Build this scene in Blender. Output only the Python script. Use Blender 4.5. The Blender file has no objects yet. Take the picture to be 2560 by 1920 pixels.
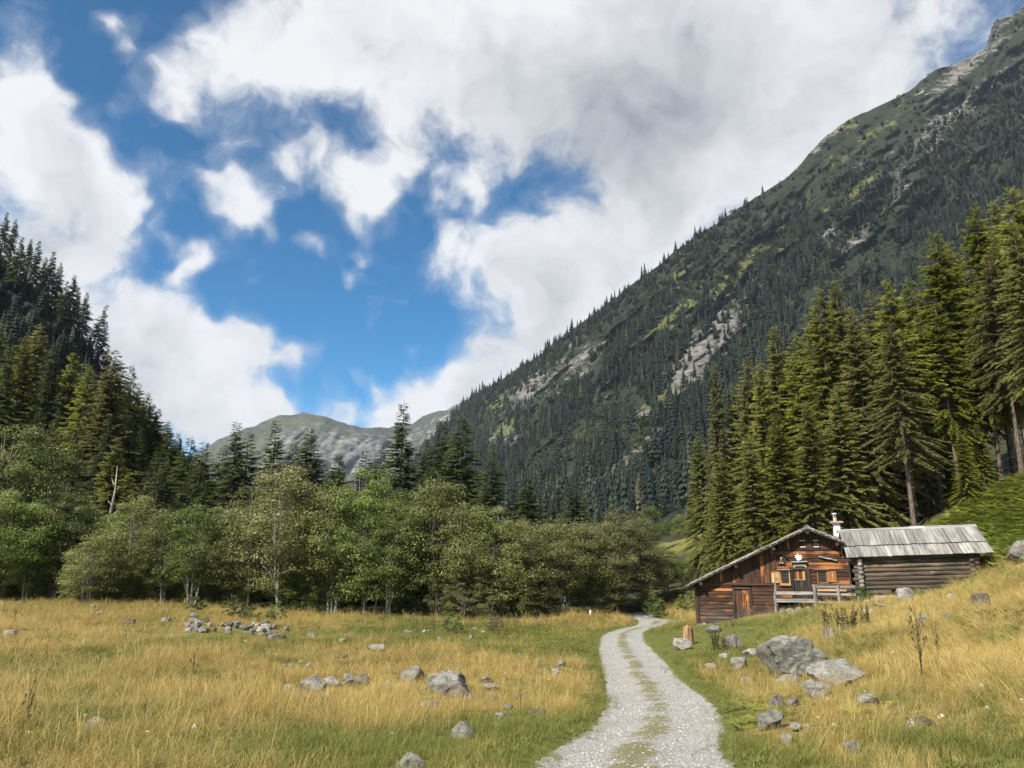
import bpy, math, random
import numpy as np
from mathutils import Vector

# ------------------------------------------------------------------ camera, sky, sun, exposure
SC = bpy.context.scene
COL = SC.collection
FPX = 1934.0                       # focal length in pixels of the 2560 px wide photograph
PITCH = math.atan(470 / FPX)
EYE = 4.0
CP, SP = math.cos(PITCH), math.sin(PITCH)
SUN_AZ = math.radians(42)          # sun stands behind the camera to the left
SUN_EL = math.radians(43)
SUN_VEC = Vector((-math.sin(SUN_AZ) * math.cos(SUN_EL), -math.cos(SUN_AZ) * math.cos(SUN_EL), math.sin(SUN_EL)))

def ray(px, py):
    xc = (px - 1280) / FPX; yc = -(py - 960) / FPX
    d = CP - yc * SP
    return xc / d, (SP + yc * CP) / d

def P(px, py, Y):
    a, b = ray(px, py)
    return (a * Y, Y, EYE + b * Y)

cam = bpy.data.cameras.new('camera'); camo = bpy.data.objects.new('camera', cam); COL.objects.link(camo)
cam.sensor_width = 36; cam.lens = 36 * FPX / 2560; cam.clip_start = 0.1; cam.clip_end = 20000
camo.location = (0, 0, EYE); camo.rotation_euler = (math.pi / 2 + PITCH, 0, 0)
SC.camera = camo
SC.view_settings.view_transform = 'Standard'; SC.view_settings.look = 'None'
SC.view_settings.gamma = 1; SC.view_settings.use_curve_mapping = False
SC.view_settings.exposure = 0.9
SC.cycles.use_denoising = True; SC.cycles.denoiser = 'OPENIMAGEDENOISE'; SC.cycles.denoising_input_passes = 'RGB_ALBEDO_NORMAL'; SC.cycles.denoising_prefilter = 'NONE'
SC.cycles.max_bounces = 6; SC.cycles.diffuse_bounces = 3; SC.cycles.transmission_bounces = 4
SC.cycles.transparent_max_bounces = 6; SC.cycles.volume_bounces = 0

sun = bpy.data.lights.new('sun', 'SUN'); sun.energy = 4.2; sun.angle = math.radians(0.5); sun.color = (1, 0.95, 0.86)
suno = bpy.data.objects.new('sun', sun); COL.objects.link(suno)
suno.rotation_euler = (-SUN_VEC).to_track_quat('-Z', 'Y').to_euler(); suno.location = (-30, -30, 60)

class NT:
    """small helper for node trees"""
    def __init__(s, tree): s.t = tree; tree.nodes.clear()
    def n(s, typ, **kw):
        nd = s.t.nodes.new(typ)
        for k, v in kw.items():
            if k in ('inp',):
                for a, b in v.items():
                    if hasattr(b, 'is_output') or isinstance(b, bpy.types.NodeSocket): s.t.links.new(b, nd.inputs[a])
                    else: nd.inputs[a].default_value = b
            else: setattr(nd, k, v)
        return nd
    def math(s, op, a, b=None, c=None, clamp=False):
        nd = s.t.nodes.new('ShaderNodeMath'); nd.operation = op; nd.use_clamp = clamp
        for i, v in enumerate((a, b, c)):
            if v is None: continue
            if isinstance(v, bpy.types.NodeSocket): s.t.links.new(v, nd.inputs[i])
            else: nd.inputs[i].default_value = v
        return nd.outputs[0]
    def vmath(s, op, a, b=None, scale=None):
        nd = s.t.nodes.new('ShaderNodeVectorMath'); nd.operation = op
        for i, v in enumerate((a, b)):
            if v is None: continue
            if isinstance(v, bpy.types.NodeSocket): s.t.links.new(v, nd.inputs[i])
            else: nd.inputs[i].default_value = v
        if scale is not None:
            if isinstance(scale, bpy.types.NodeSocket): s.t.links.new(scale, nd.inputs['Scale'])
            else: nd.inputs['Scale'].default_value = scale
        return nd.outputs['Value'] if op in ('DISTANCE', 'DOT_PRODUCT', 'LENGTH') else nd.outputs[0]
    def noise(s, vec, scale, detail=4, rough=0.55, out='Fac', dist=0.0):
        nd = s.n('ShaderNodeTexNoise', inp={'Scale': scale, 'Detail': detail, 'Roughness': rough, 'Distortion': dist})
        if vec is not None: s.t.links.new(vec, nd.inputs['Vector'])
        return nd.outputs[out]
    def mr(s, v, a, b, c=0.0, d=1.0, smooth=True):
        nd = s.n('ShaderNodeMapRange', inp={'Value': v, 'From Min': a, 'From Max': b, 'To Min': c, 'To Max': d})
        if smooth: nd.interpolation_type = 'SMOOTHSTEP'
        return nd.outputs[0]
    def mix(s, f, a, b, blend='MIX'):
        nd = s.n('ShaderNodeMix', data_type='RGBA', blend_type=blend)
        for i, v in ((0, f), (6, a), (7, b)):
            if isinstance(v, bpy.types.NodeSocket): s.t.links.new(v, nd.inputs[i])
            elif i == 0: nd.inputs[i].default_value = v
            else: nd.inputs[i].default_value = (*v, 1) if len(v) == 3 else v
        return nd.outputs[2]
    def link(s, a, b): s.t.links.new(a, b)

def unit_dir(px, py):
    a, b = ray(px, py); v = Vector((a, 1, b)); return v.normalized()

def make_world():
    w = bpy.data.worlds.new('World'); SC.world = w; w.use_nodes = True
    t = NT(w.node_tree)
    sky = t.n('ShaderNodeTexSky', sky_type='NISHITA', sun_disc=False)
    sky.sun_elevation = SUN_EL; sky.sun_rotation = math.radians(180) + SUN_AZ
    sky.altitude = 1500; sky.air_density = 1.0; sky.dust_density = 0.3; sky.ozone_density = 2.5
    gm = t.n('ShaderNodeGamma', inp={'Color': sky.outputs[0], 'Gamma': 1.3})
    hs = t.n('ShaderNodeHueSaturation', inp={'Hue': 0.486, 'Saturation': 1.3, 'Value': 0.74, 'Color': gm.outputs[0]})
    d = t.n('ShaderNodeTexCoord').outputs['Generated']
    wob = t.noise(d, 7.0, 3, 0.6, out='Color')
    wd = t.vmath('ADD', d, t.vmath('SCALE', t.vmath('SUBTRACT', wob, (0.5, 0.5, 0.5)), scale=0.12))
    blobs = [  # cumulus banks: pixel of the photograph (a direction), radius in pixels, weight
        (600,120,150,1),(800,120,240,1),(1100,130,290,1),(1440,190,320,1.1),(1780,150,380,1.1),(2150,80,420,1),(1640,400,260,1.1),(1000,300,110,.5),
        (2030,420,290,1),(1500,-180,420,1),(900,-150,280,1),(490,250,70,.45),
        (1400,650,170,1),(1260,660,120,.9),(1530,720,190,1),(1640,590,170,.9),(1130,650,110,.7),(1370,780,130,.9),(1200,470,75,.8),(1190,560,60,.6),
        (1220,960,110,1),(1130,1010,100,1),(1320,900,100,.9),(1180,850,80,.6),(1060,830,45,.4),(1300,810,110,.6),
        (770,390,70,.8),(870,450,95,.95),(980,400,70,.75),(550,440,60,.75),(610,520,80,.85),(680,580,55,.5),(510,640,55,.8),(440,600,45,.6),(470,680,40,.5),
        (800,600,55,.6),(845,680,55,.55),
        (30,250,150,1),(140,360,150,1),(230,440,120,1),(320,480,70,.7),(320,570,100,.9),(90,520,200,1),(180,660,160,1),(20,700,200,1),
        (370,790,160,1),(500,850,130,1),(630,875,105,1),(740,895,65,.9),(320,900,190,1),(420,1010,150,1),(560,1050,110,1),(660,1035,65,.7),(850,1030,75,.5),(960,1040,60,.45),
        (890,945,32,.8),(1090,470,70,.6),(1110,570,60,.55),(700,420,60,.6),(930,500,70,.6),(650,470,60,.5),(760,570,40,.5),(880,600,40,.45),(420,540,40,.4),(1000,850,40,.4),(1150,770,70,.5),(950,960,45,.5),(250,30,70,.5),(380,60,60,.45),(460,180,70,.5),(420,250,50,.45),(270,300,40,.4),(870,855,32,.4),(300,60,60,.45),(340,130,45,.4),(1110,1100,200,1),(700,1150,230,1),
    ]
    S = None
    for px, py, r, wt in blobs:
        c = unit_dir(px, py); xc = (px - 1280) / FPX; yc = (py - 960) / FPX
        R = 1.30 * r / FPX / (1 + xc * xc + yc * yc) ** 0.75
        dist = t.vmath('DISTANCE', wd, tuple(c))
        v = t.mr(dist, 0.0, R, wt, 0.0)
        S = v if S is None else t.math('ADD', S, v)
    # the sky beyond the frame carries the same kind of broken cumulus
    out = t.mr(t.vmath('DISTANCE', d, tuple(unit_dir(1280, 500))), 0.72, 0.95)
    base = t.mr(t.noise(wd, 2.6, 3, 0.5), 0.46, 0.62, 0.0, 1.5)
    S = t.math('ADD', S, t.math('MULTIPLY', out, base))
    fb = t.noise(wd, 9.0, 9, 0.60)
    Sc = t.math('MINIMUM', S, 1.15)
    fld = t.math('ADD', t.math('MULTIPLY', Sc, 0.85), t.math('MULTIPLY', t.math('SUBTRACT', fb, 0.5), 2.1))
    alpha = t.math('MAXIMUM', t.mr(fld, 0.14, 0.78), t.mr(fld, 0.0, 0.5, 0.0, 0.26))
    G = None
    for px, py, r, wt in [(1330,330,230,.8),(1560,360,300,1),(1800,230,330,.8),(1150,250,220,.5),(2050,480,220,.5),(1350,790,150,.6),(1200,850,120,.6),(400,1000,170,.7),(330,880,130,.4),(200,560,150,.35),(2200,60,260,.5),(620,930,110,.4)]:
        c = unit_dir(px, py); xc = (px - 1280) / FPX; yc = (py - 960) / FPX
        v = t.mr(t.vmath('DISTANCE', wd, tuple(c)), 0.0, 1.3 * r / FPX / (1 + xc*xc + yc*yc) ** .75, wt, 0.0)
        G = v if G is None else t.math('ADD', G, v)
    thick = t.mr(S, 0.8, 2.8, 0.0, 0.46)
    sh = t.math('ADD', t.math('ADD', thick, t.math('MULTIPLY', G, 0.46)), t.math('MULTIPLY', t.math('SUBTRACT', fb, 0.5), -1.5), clamp=True)
    ccol = t.mix(sh, (0.88, 0.885, 0.90), (0.34, 0.365, 0.41))
    b1 = t.n('ShaderNodeBackground', inp={'Color': hs.outputs[0], 'Strength': 0.07})
    b2 = t.n('ShaderNodeBackground', inp={'Color': ccol, 'Strength': 0.56})
    m = t.n('ShaderNodeMixShader', inp={0: alpha, 1: b1.outputs[0], 2: b2.outputs[0]})
    o = t.n('ShaderNodeOutputWorld'); t.link(m.outputs[0], o.inputs[0])
    w.cycles.sampling_method = 'MANUAL'; w.cycles.sample_map_resolution = 512
make_world()

# ------------------------------------------------------------------ small numeric helpers
RNG = np.random.default_rng(11)
random.seed(5)

def vnoise(x, y, seed=0):
    x = np.asarray(x, float); y = np.asarray(y, float)
    xi = np.floor(x).astype(np.int64); yi = np.floor(y).astype(np.int64)
    xf = x - xi; yf = y - yi
    def h(a, b):
        n = (a * 374761393 + b * 668265263 + seed * 982451653) & 0xffffffff
        n = ((n ^ (n >> 13)) * 1274126177) & 0xffffffff
        return ((n ^ (n >> 16)) & 0xffff) / 65535.0
    u = xf * xf * (3 - 2 * xf); v = yf * yf * (3 - 2 * yf)
    return (h(xi, yi) * (1 - u) + h(xi + 1, yi) * u) * (1 - v) + (h(xi, yi + 1) * (1 - u) + h(xi + 1, yi + 1) * u) * v

def fbm(x, y, o=4, seed=0, g=0.5):
    s = 0; a = 1; tot = 0
    for k in range(o):
        s = s + a * vnoise(np.asarray(x) * 2 ** k, np.asarray(y) * 2 ** k, seed + k * 7); tot += a; a *= g
    return s / tot

def sstep(a, b, x):
    t = np.clip((np.asarray(x, float) - a) / (b - a), 0, 1); return t * t * (3 - 2 * t)

def mesh_np(name, V, F, mats=(), attrs=None, smooth=False, mi=None):
    """V (n,3), F (m,k) -> mesh"""
    me = bpy.data.meshes.new(name)
    V = np.ascontiguousarray(V, np.float32); F = np.ascontiguousarray(F, np.int32)
    me.vertices.add(len(V)); me.vertices.foreach_set('co', V.ravel())
    k = F.shape[1]
    me.loops.add(F.size); me.loops.foreach_set('vertex_index', F.ravel())
    me.polygons.add(len(F)); me.polygons.foreach_set('loop_start', np.arange(0, F.size, k, dtype=np.int32))
    me.polygons.foreach_set('loop_total', np.full(len(F), k, np.int32))
    if smooth: me.polygons.foreach_set('use_smooth', np.ones(len(F), bool))
    if mi is not None: me.polygons.foreach_set('material_index', np.ascontiguousarray(mi, np.int32))
    for a, (dom, arr) in (attrs or {}).items():
        at = me.attributes.new(a, 'FLOAT', dom); at.data.foreach_set('value', np.ascontiguousarray(arr, np.float32))
    for m in mats: me.materials.append(m)
    me.update(calc_edges=True)
    return me

def link(name, me, parent=None):
    o = bpy.data.objects.new(name, me); COL.objects.link(o)
    if parent is not None: o.parent = parent
    return o
def tag(o, label=None, cat=None, group=None, kind=None):
    if label: o['label'] = label
    if cat: o['category'] = cat
    if group: o['group'] = group
    if kind: o['kind'] = kind
    return o
def thing(name, label, cat, loc=(0, 0, 0), rotz=0.0, group=None):
    o = bpy.data.objects.new(name, None); COL.objects.link(o); o.empty_display_size = 0.2
    o.location = loc; o.rotation_euler = (0, 0, rotz)
    return tag(o, label, cat, group)

def grid_faces(nr, nc):
    i = np.arange(nr - 1)[:, None] * nc + np.arange(nc - 1)[None, :]
    return np.stack([i, i + 1, i + nc + 1, i + nc], -1).reshape(-1, 4)

class MB:
    """collects polygons for one hand-made mesh"""
    def __init__(s): s.v = []; s.f = []
    def add(s, V, F):
        b = len(s.v); s.v += [tuple(v) for v in V]; s.f += [tuple(i + b for i in f) for f in F]; return s
    def box(s, x0, x1, y0, y1, z0, z1):
        return s.add([(x0,y0,z0),(x1,y0,z0),(x1,y1,z0),(x0,y1,z0),(x0,y0,z1),(x1,y0,z1),(x1,y1,z1),(x0,y1,z1)],
                     [(0,3,2,1),(4,5,6,7),(0,1,5,4),(1,2,6,5),(2,3,7,6),(3,0,4,7)])
    def rough_box(s, x0, x1, y0, y1, z0, z1, j=0.01, axis='x', seg=5):
        """a sawn or hewn timber: cross-section with chamfers, wavering a little along its length"""
        L = {'x': (x0, x1), 'y': (y0, y1), 'z': (z0, z1)}[axis]
        A, B = {'x': ((y0, y1), (z0, z1)), 'y': ((x0, x1), (z0, z1)), 'z': ((x0, x1), (y0, y1))}[axis]
        c = min(A[1] - A[0], B[1] - B[0]) * 0.16
        prof = [(A[0]+c,B[0]),(A[1]-c,B[0]),(A[1],B[0]+c),(A[1],B[1]-c),(A[1]-c,B[1]),(A[0]+c,B[1]),(A[0],B[1]-c),(A[0],B[0]+c)]
        V = []; F = []
        for i in range(seg + 1):
            l = L[0] + (L[1] - L[0]) * i / seg
            oa, ob = random.uniform(-j, j), random.uniform(-j, j)
            for a, b in prof:
                a += oa + random.uniform(-j, j) * .4; b += ob * .6 + random.uniform(-j, j) * .4
                V.append({'x': (l, a, b), 'y': (a, l, b), 'z': (a, b, l)}[axis])
        n = 8
        for i in range(seg):
            for k in range(n): F.append((i*n+k, i*n+(k+1)%n, (i+1)*n+(k+1)%n, (i+1)*n+k))
        F.append(tuple(range(n))); F.append(tuple(seg*n+k for k in range(n-1, -1, -1)))
        return s.add(V, F)
    def tube(s, pts, radii, n=8, cap=True):
        V = []; F = []
        pts = [Vector(p) for p in pts]
        for i, p in enumerate(pts):
            d = (pts[min(i+1, len(pts)-1)] - pts[max(i-1, 0)]).normalized()
            up = Vector((0,0,1)) if abs(d.z) < .9 else Vector((1,0,0))
            a = d.cross(up).normalized(); b = a.cross(d)
            for k in range(n):
                t = 2*math.pi*k/n; V.append(p + (a*math.cos(t) + b*math.sin(t)) * radii[i])
        for i in range(len(pts)-1):
            for k in range(n): F.append((i*n+k, i*n+(k+1)%n, (i+1)*n+(k+1)%n, (i+1)*n+k))
        if cap: F.append(tuple(range(n-1, -1, -1))); F.append(tuple((len(pts)-1)*n+k for k in range(n)))
        return s.add(V, F)
    def prism(s, poly, y0, y1):
        """polygon in xz extruded along y"""
        n = len(poly)
        V = [(x, y0, z) for x, z in poly] + [(x, y1, z) for x, z in poly]
        return s.add(V, [tuple(range(n)), tuple(range(2*n-1, n-1, -1))] + [(i, i+n, (i+1)%n+n, (i+1)%n) for i in range(n)])
    def mesh(s, name, mat, smooth=False):
        me = bpy.data.meshes.new(name); me.from_pydata([tuple(v) for v in s.v], [], s.f); me.materials.append(mat)
        bmfix(me)
        if smooth: me.polygons.foreach_set('use_smooth', np.ones(len(me.polygons), bool))
        return me
    def obj(s, name, mat, parent=None, smooth=False): return link(name, s.mesh(name, mat, smooth), parent)
import bmesh
def bmfix(me):
    b = bmesh.new(); b.from_mesh(me); bmesh.ops.recalc_face_normals(b, faces=b.faces); b.to_mesh(me); b.free()

# ------------------------------------------------------------------ materials
def mat(name):
    m = bpy.data.materials.new(name); m.use_nodes = True; return m, NT(m.node_tree)
def finish(t, col, rough=0.8, bump=None, bstr=0.3, bdist=0.02, spec=0.25, transl=None):
    b = t.n('ShaderNodeBsdfPrincipled')
    for k, v in (('Base Color', col), ('Roughness', rough)):
        if isinstance(v, bpy.types.NodeSocket): t.link(v, b.inputs[k])
        else: b.inputs[k].default_value = (*v, 1) if k == 'Base Color' else v
    b.inputs['Specular IOR Level'].default_value = spec
    if bump is not None:
        bp = t.n('ShaderNodeBump', inp={'Strength': bstr, 'Distance': bdist, 'Height': bump}); t.link(bp.outputs[0], b.inputs['Normal'])
    o = t.n('ShaderNodeOutputMaterial')
    sh = b.outputs[0]
    if transl:
        tr = t.n('ShaderNodeBsdfTranslucent'); t.link(col, tr.inputs[0])
        mx = t.n('ShaderNodeMixShader', inp={0: transl, 1: sh, 2: tr.outputs[0]}); sh = mx.outputs[0]
    t.link(sh, o.inputs[0])
def attr(t, name, typ='GEOMETRY'):
    return t.n('ShaderNodeAttribute', attribute_name=name, attribute_type=typ).outputs['Fac']
def objc(t): return t.n('ShaderNodeTexCoord').outputs['Object']
def rnd(t): return t.n('ShaderNodeObjectInfo').outputs['Random']

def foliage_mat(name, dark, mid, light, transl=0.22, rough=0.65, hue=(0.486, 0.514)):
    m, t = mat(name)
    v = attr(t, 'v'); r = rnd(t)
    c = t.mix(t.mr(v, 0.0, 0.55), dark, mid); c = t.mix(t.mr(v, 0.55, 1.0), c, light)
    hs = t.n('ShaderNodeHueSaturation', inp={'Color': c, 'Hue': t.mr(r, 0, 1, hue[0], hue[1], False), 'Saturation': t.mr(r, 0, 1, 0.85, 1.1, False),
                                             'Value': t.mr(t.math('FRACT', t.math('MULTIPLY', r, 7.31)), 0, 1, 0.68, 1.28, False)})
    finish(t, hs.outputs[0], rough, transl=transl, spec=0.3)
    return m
M = {}
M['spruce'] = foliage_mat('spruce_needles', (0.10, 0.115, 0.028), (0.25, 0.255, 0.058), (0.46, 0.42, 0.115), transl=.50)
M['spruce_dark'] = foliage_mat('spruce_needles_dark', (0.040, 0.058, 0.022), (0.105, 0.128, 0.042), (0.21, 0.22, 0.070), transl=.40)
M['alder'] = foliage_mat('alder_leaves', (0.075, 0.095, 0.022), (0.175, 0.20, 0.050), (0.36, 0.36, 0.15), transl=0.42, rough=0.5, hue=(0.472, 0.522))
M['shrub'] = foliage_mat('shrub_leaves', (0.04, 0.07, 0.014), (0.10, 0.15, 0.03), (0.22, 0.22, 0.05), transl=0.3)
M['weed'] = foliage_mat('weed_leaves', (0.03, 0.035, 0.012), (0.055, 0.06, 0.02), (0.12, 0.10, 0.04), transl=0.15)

def bark_mat(name, a, b, scale=(6, 6, 1.2)):
    m, t = mat(name)
    mp = t.n('ShaderNodeMapping', inp={'Vector': objc(t), 'Scale': scale})
    n1 = t.noise(mp.outputs[0], 1.6, 6, 0.65); n2 = t.noise(objc(t), 0.7, 3)
    c = t.mix(t.mr(n1, 0.35, 0.68), a, b); c = t.mix(t.mr(n2, 0.45, 0.75, 0, .5), c, (0.13, 0.14, 0.08))
    finish(t, c, 0.9, n1, 0.6, 0.04); return m
M['bark'] = bark_mat('spruce_bark', (0.05, 0.035, 0.026), (0.20, 0.16, 0.125))
M['alder_bark'] = bark_mat('alder_bark', (0.12, 0.11, 0.09), (0.36, 0.34, 0.29), (3, 3, 6))
M['deadwood'] = bark_mat('dead_wood', (0.20, 0.17, 0.13), (0.46, 0.41, 0.33), (8, 8, 1))
M['stump'] = bark_mat('stump_wood', (0.20, 0.09, 0.04), (0.52, 0.33, 0.17), (9, 9, 1.2))
M['stump_grey'] = bark_mat('stump_wood_grey', (0.09, 0.075, 0.06), (0.34, 0.31, 0.27), (9, 9, 1.2))

def rock_mat(name, base, pale, dark, lich):
    m, t = mat(name)
    c0 = objc(t); off = t.vmath('ADD', c0, t.n('ShaderNodeCombineXYZ', inp={0: t.math('MULTIPLY', rnd(t), 40.0), 1: rnd(t), 2: 0.0}).outputs[0])
    n1 = t.noise(off, 2.2, 8, 0.62); n2 = t.noise(off, 9.0, 6, 0.7); n3 = t.noise(off, 28.0, 4, 0.7)
    c = t.mix(t.mr(n1, 0.32, 0.66), dark, base); c = t.mix(t.mr(n2, 0.5, 0.72, 0, .8), c, pale)
    c = t.mix(t.mr(n3, 0.30, 0.45, .75, 0), c, dark); c = t.mix(t.mr(t.noise(off, 3.7, 5, .6), 0.52, 0.66, 0, .55), c, lich)
    hs = t.n('ShaderNodeHueSaturation', inp={'Color': c, 'Value': t.mr(rnd(t), 0, 1, 0.8, 1.2, False)})
    h = t.math('ADD', n1, t.math('ADD', t.math('MULTIPLY', n2, .5), t.math('MULTIPLY', n3, .25)))
    finish(t, hs.outputs[0], 0.88, h, 0.8, 0.06); return m
M['rock'] = rock_mat('grey_rock', (0.25, 0.235, 0.20), (0.42, 0.40, 0.355), (0.08, 0.075, 0.065), (0.23, 0.235, 0.14))
M['rock_pale'] = rock_mat('pale_rock', (0.34, 0.315, 0.27), (0.52, 0.49, 0.44), (0.14, 0.125, 0.105), (0.29, 0.27, 0.18))
M['rock_dark'] = rock_mat('dark_rock', (0.15, 0.125, 0.105), (0.28, 0.25, 0.21), (0.05, 0.045, 0.04), (0.16, 0.14, 0.07))

def wood_mat(name, axis, dark, mid, warm, warm_amt=0.5, vr=(.75, 1.2), grey=(0.23, 0.21, 0.19), grey_z=None, grey_amt=0.0, streak=1.0, grain=1.0):
    """weathered timber; the grain runs along the given axis of the building"""
    m, t = mat(name)
    c0 = objc(t); r = rnd(t)
    sc = {'x': (0.55, 9, 9), 'y': (9, 0.55, 9), 'z': (9, 9, 0.55), 'ry': (7, .3, .3), 'rx': (.3, 7, .3)}[axis]
    sh = t.n('ShaderNodeCombineXYZ', inp={0: t.math('MULTIPLY', r, 17.0), 1: t.math('MULTIPLY', r, 31.0), 2: t.math('MULTIPLY', r, 23.0)}).outputs[0]
    v = t.n('ShaderNodeMapping', inp={'Vector': c0, 'Location': sh, 'Scale': sc}).outputs[0]
    n1 = t.noise(v, 1.3, 7, 0.62, dist=0.4); n2 = t.noise(v, 4.5, 5, 0.7); n3 = t.noise(t.vmath('ADD', c0, sh), 0.9, 4, 0.6)
    c = t.mix(t.mr(n1, 0.36, 0.62), dark, mid)
    wm = t.math('ADD', t.math('MULTIPLY', t.math('SUBTRACT', n1, 0.5), 1.3 * streak), t.math('ADD', t.math('MULTIPLY', t.math('SUBTRACT', n3, 0.5), 2.0), t.math('SUBTRACT', r, 0.5)))
    c = t.mix(t.mr(wm, 0.55 - warm_amt, 1.05 - warm_amt), c, warm)
    c = t.mix(t.mr(n2, 0.27, 0.42, 0.75, 0), c, dark)
    g = grey_amt
    if grey_z:
        z = t.n('ShaderNodeSeparateXYZ', inp={0: c0}).outputs[2]
        gz = t.mr(t.math('ADD', z, t.math('MULTIPLY', t.math('SUBTRACT', n3, .5), 1.8)), grey_z[0], grey_z[1], 0.85, grey_amt)
        g = gz
    gc = t.mix(t.mr(n1, 0.35, 0.65), tuple(k * .42 for k in grey), grey)
    c = t.mix(g, c, gc)
    hs = t.n('ShaderNodeHueSaturation', inp={'Color': c, 'Value': t.mr(t.math('FRACT', t.math('MULTIPLY', r, 5.7)), 0, 1, vr[0], vr[1], False)})
    finish(t, hs.outputs[0], 0.82, t.math('ADD', n1, t.math('MULTIPLY', n2, .6)), 0.7 * grain, 0.02); return m
DK, MD, OR = (0.022, 0.015, 0.011), (0.105, 0.045, 0.022), (0.40, 0.150, 0.048)
M['log_x'] = wood_mat('sunburnt_logs', 'x', DK, MD, OR, 0.36, grey_z=(-.3, 1.5), grey_amt=0.03, grey=(.15,.13,.115))
M['board_z'] = wood_mat('sunburnt_boards', 'z', DK, MD, OR, 0.30, grey_amt=0.02)
M['board_dark'] = wood_mat('dark_boards', 'z', DK, (0.075, 0.036, 0.018), (0.28, 0.10, 0.03), 0.2)
M['door_z'] = wood_mat('door_boards', 'z', (0.03, 0.02, 0.014), (0.15, 0.062, 0.026), (0.46, 0.16, 0.042), 0.50, grey_z=(0.3, 1.3), grey_amt=0.0, grey=(.11,.095,.08))
M['frame_z'] = wood_mat('frame_timber', 'z', (0.018, 0.014, 0.011), (0.055, 0.040, 0.029), (0.11, 0.072, 0.045), 0.2, grey_amt=0.12, grey=(.12,.105,.09))
M['frame_x'] = wood_mat('lintel_timber', 'x', (0.02, 0.016, 0.012), (0.065, 0.048, 0.035), (0.12, 0.08, 0.05), 0.2, grey_amt=0.15, grey=(.14,.125,.105))
M['shutter'] = wood_mat('shutter_wood', 'z', (0.25, 0.11, 0.04), (0.44, 0.21, 0.075), (0.60, 0.33, 0.13), 0.6)
M['shutter_pale'] = wood_mat('pale_shutter_wood', 'z', (0.34, 0.19, 0.08), (0.56, 0.34, 0.15), (0.72, 0.52, 0.30), 0.6)
M['grey_x'] = wood_mat('grey_rails', 'x', (0.10, 0.095, 0.085), (0.32, 0.305, 0.28), (0.42, 0.38, 0.31), 0.25, grey_amt=0.3, grey=(0.40, 0.39, 0.365))
M['grey_z'] = wood_mat('grey_posts', 'z', (0.10, 0.095, 0.085), (0.30, 0.285, 0.26), (0.40, 0.36, 0.29), 0.25, grey_amt=0.3, grey=(0.38, 0.37, 0.345))
M['plank_new'] = wood_mat('yellow_plank', 'x', (0.30, 0.18, 0.08), (0.50, 0.34, 0.17), (0.60, 0.44, 0.22), 0.5)
M['roof_board'] = wood_mat('silver_roof_boards', 'ry', (0.13, 0.12, 0.105), (0.30, 0.28, 0.245), (0.38, 0.35, 0.30), 0.4, grey_amt=0.3, grey=(0.36, 0.34, 0.31), grain=.5, vr=(.74, 1.16))
M['roof_board_x'] = wood_mat('silver_verge_boards', 'rx', (0.12, 0.11, 0.10), (0.36, 0.34, 0.31), (0.46, 0.43, 0.38), 0.4, grey_amt=0.35, grey=(0.46, 0.445, 0.41))
M['barn_log'] = wood_mat('barn_logs', 'x', (0.022, 0.018, 0.013), (0.105, 0.078, 0.054), (0.23, 0.16, 0.10), 0.32, grey_z=(0.6, 2.6), grey_amt=0.08, grey=(0.20, 0.175, 0.145))
M['barn_sill'] = wood_mat('barn_sill', 'x', (0.16, 0.14, 0.12), (0.36, 0.33, 0.285), (0.42, 0.38, 0.31), 0.3, grey_amt=0.3, grey=(0.42, 0.40, 0.36))
M['log_end'] = wood_mat('log_ends', 'y', (0.10, 0.085, 0.07), (0.27, 0.235, 0.195), (0.36, 0.30, 0.23), 0.4, grey_amt=0.3, grey=(0.36, 0.34, 0.305))

def plain(name, c, rough=0.7, nscale=8.0, amt=0.35, spec=0.3, bstr=0.2):
    m, t = mat(name); n = t.noise(objc(t), nscale, 6, 0.65)
    col = t.mix(t.mr(n, 0.3, 0.7), tuple(k * (1 - amt) for k in c), tuple(min(1, k * (1 + amt * .5)) for k in c))
    finish(t, col, rough, n, bstr, 0.01, spec); return m
M['white'] = plain('white_paint', (0.66, 0.66, 0.64), 0.5, 20, .06)
M['plaster'] = plain('white_plaster', (0.70, 0.69, 0.66), 0.9, 9, .18)
M['flashing'] = plain('brown_flashing', (0.14, 0.105, 0.08), 0.6, 6, .3)
M['cap'] = plain('chimney_cap', (0.33, 0.22, 0.165), 0.9, 9, .3)
M['clay'] = plain('pale_clay', (0.52, 0.45, 0.37), 0.9, 9, .2)
M['black'] = plain('black_opening', (0.008, 0.007, 0.006), 0.9)
M['iron'] = plain('rusty_iron', (0.16, 0.13, 0.11), 0.6, 30, .5, .4)
M['bone'] = plain('carved_pale_wood', (0.55, 0.47, 0.33), 0.7, 30, .2)
M['pot'] = plain('grey_green_glass', (0.42, 0.46, 0.40), 0.4, 10, .2)
M['letters'] = plain('carved_sign_letters', (0.62, 0.62, 0.44), 0.8, 30, .25)
M['signboard'] = plain('dark_sign_board', (0.05, 0.045, 0.03), 0.8, 20, .5)
M['gloom'] = plain('painted_gloom', (0.012, 0.011, 0.010), 0.95)  # near-black colour that paints in the gloom of unlit spaces
def glass_mat():
    m, t = mat('window_glass'); b = t.n('ShaderNodeBsdfPrincipled', inp={'Base Color': (0.03, 0.035, 0.035, 1), 'Roughness': 0.12})
    b.inputs['Specular IOR Level'].default_value = 0.5
    o = t.n('ShaderNodeOutputMaterial'); t.link(b.outputs[0], o.inputs[0]); return m
M['glass'] = glass_mat()

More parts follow.
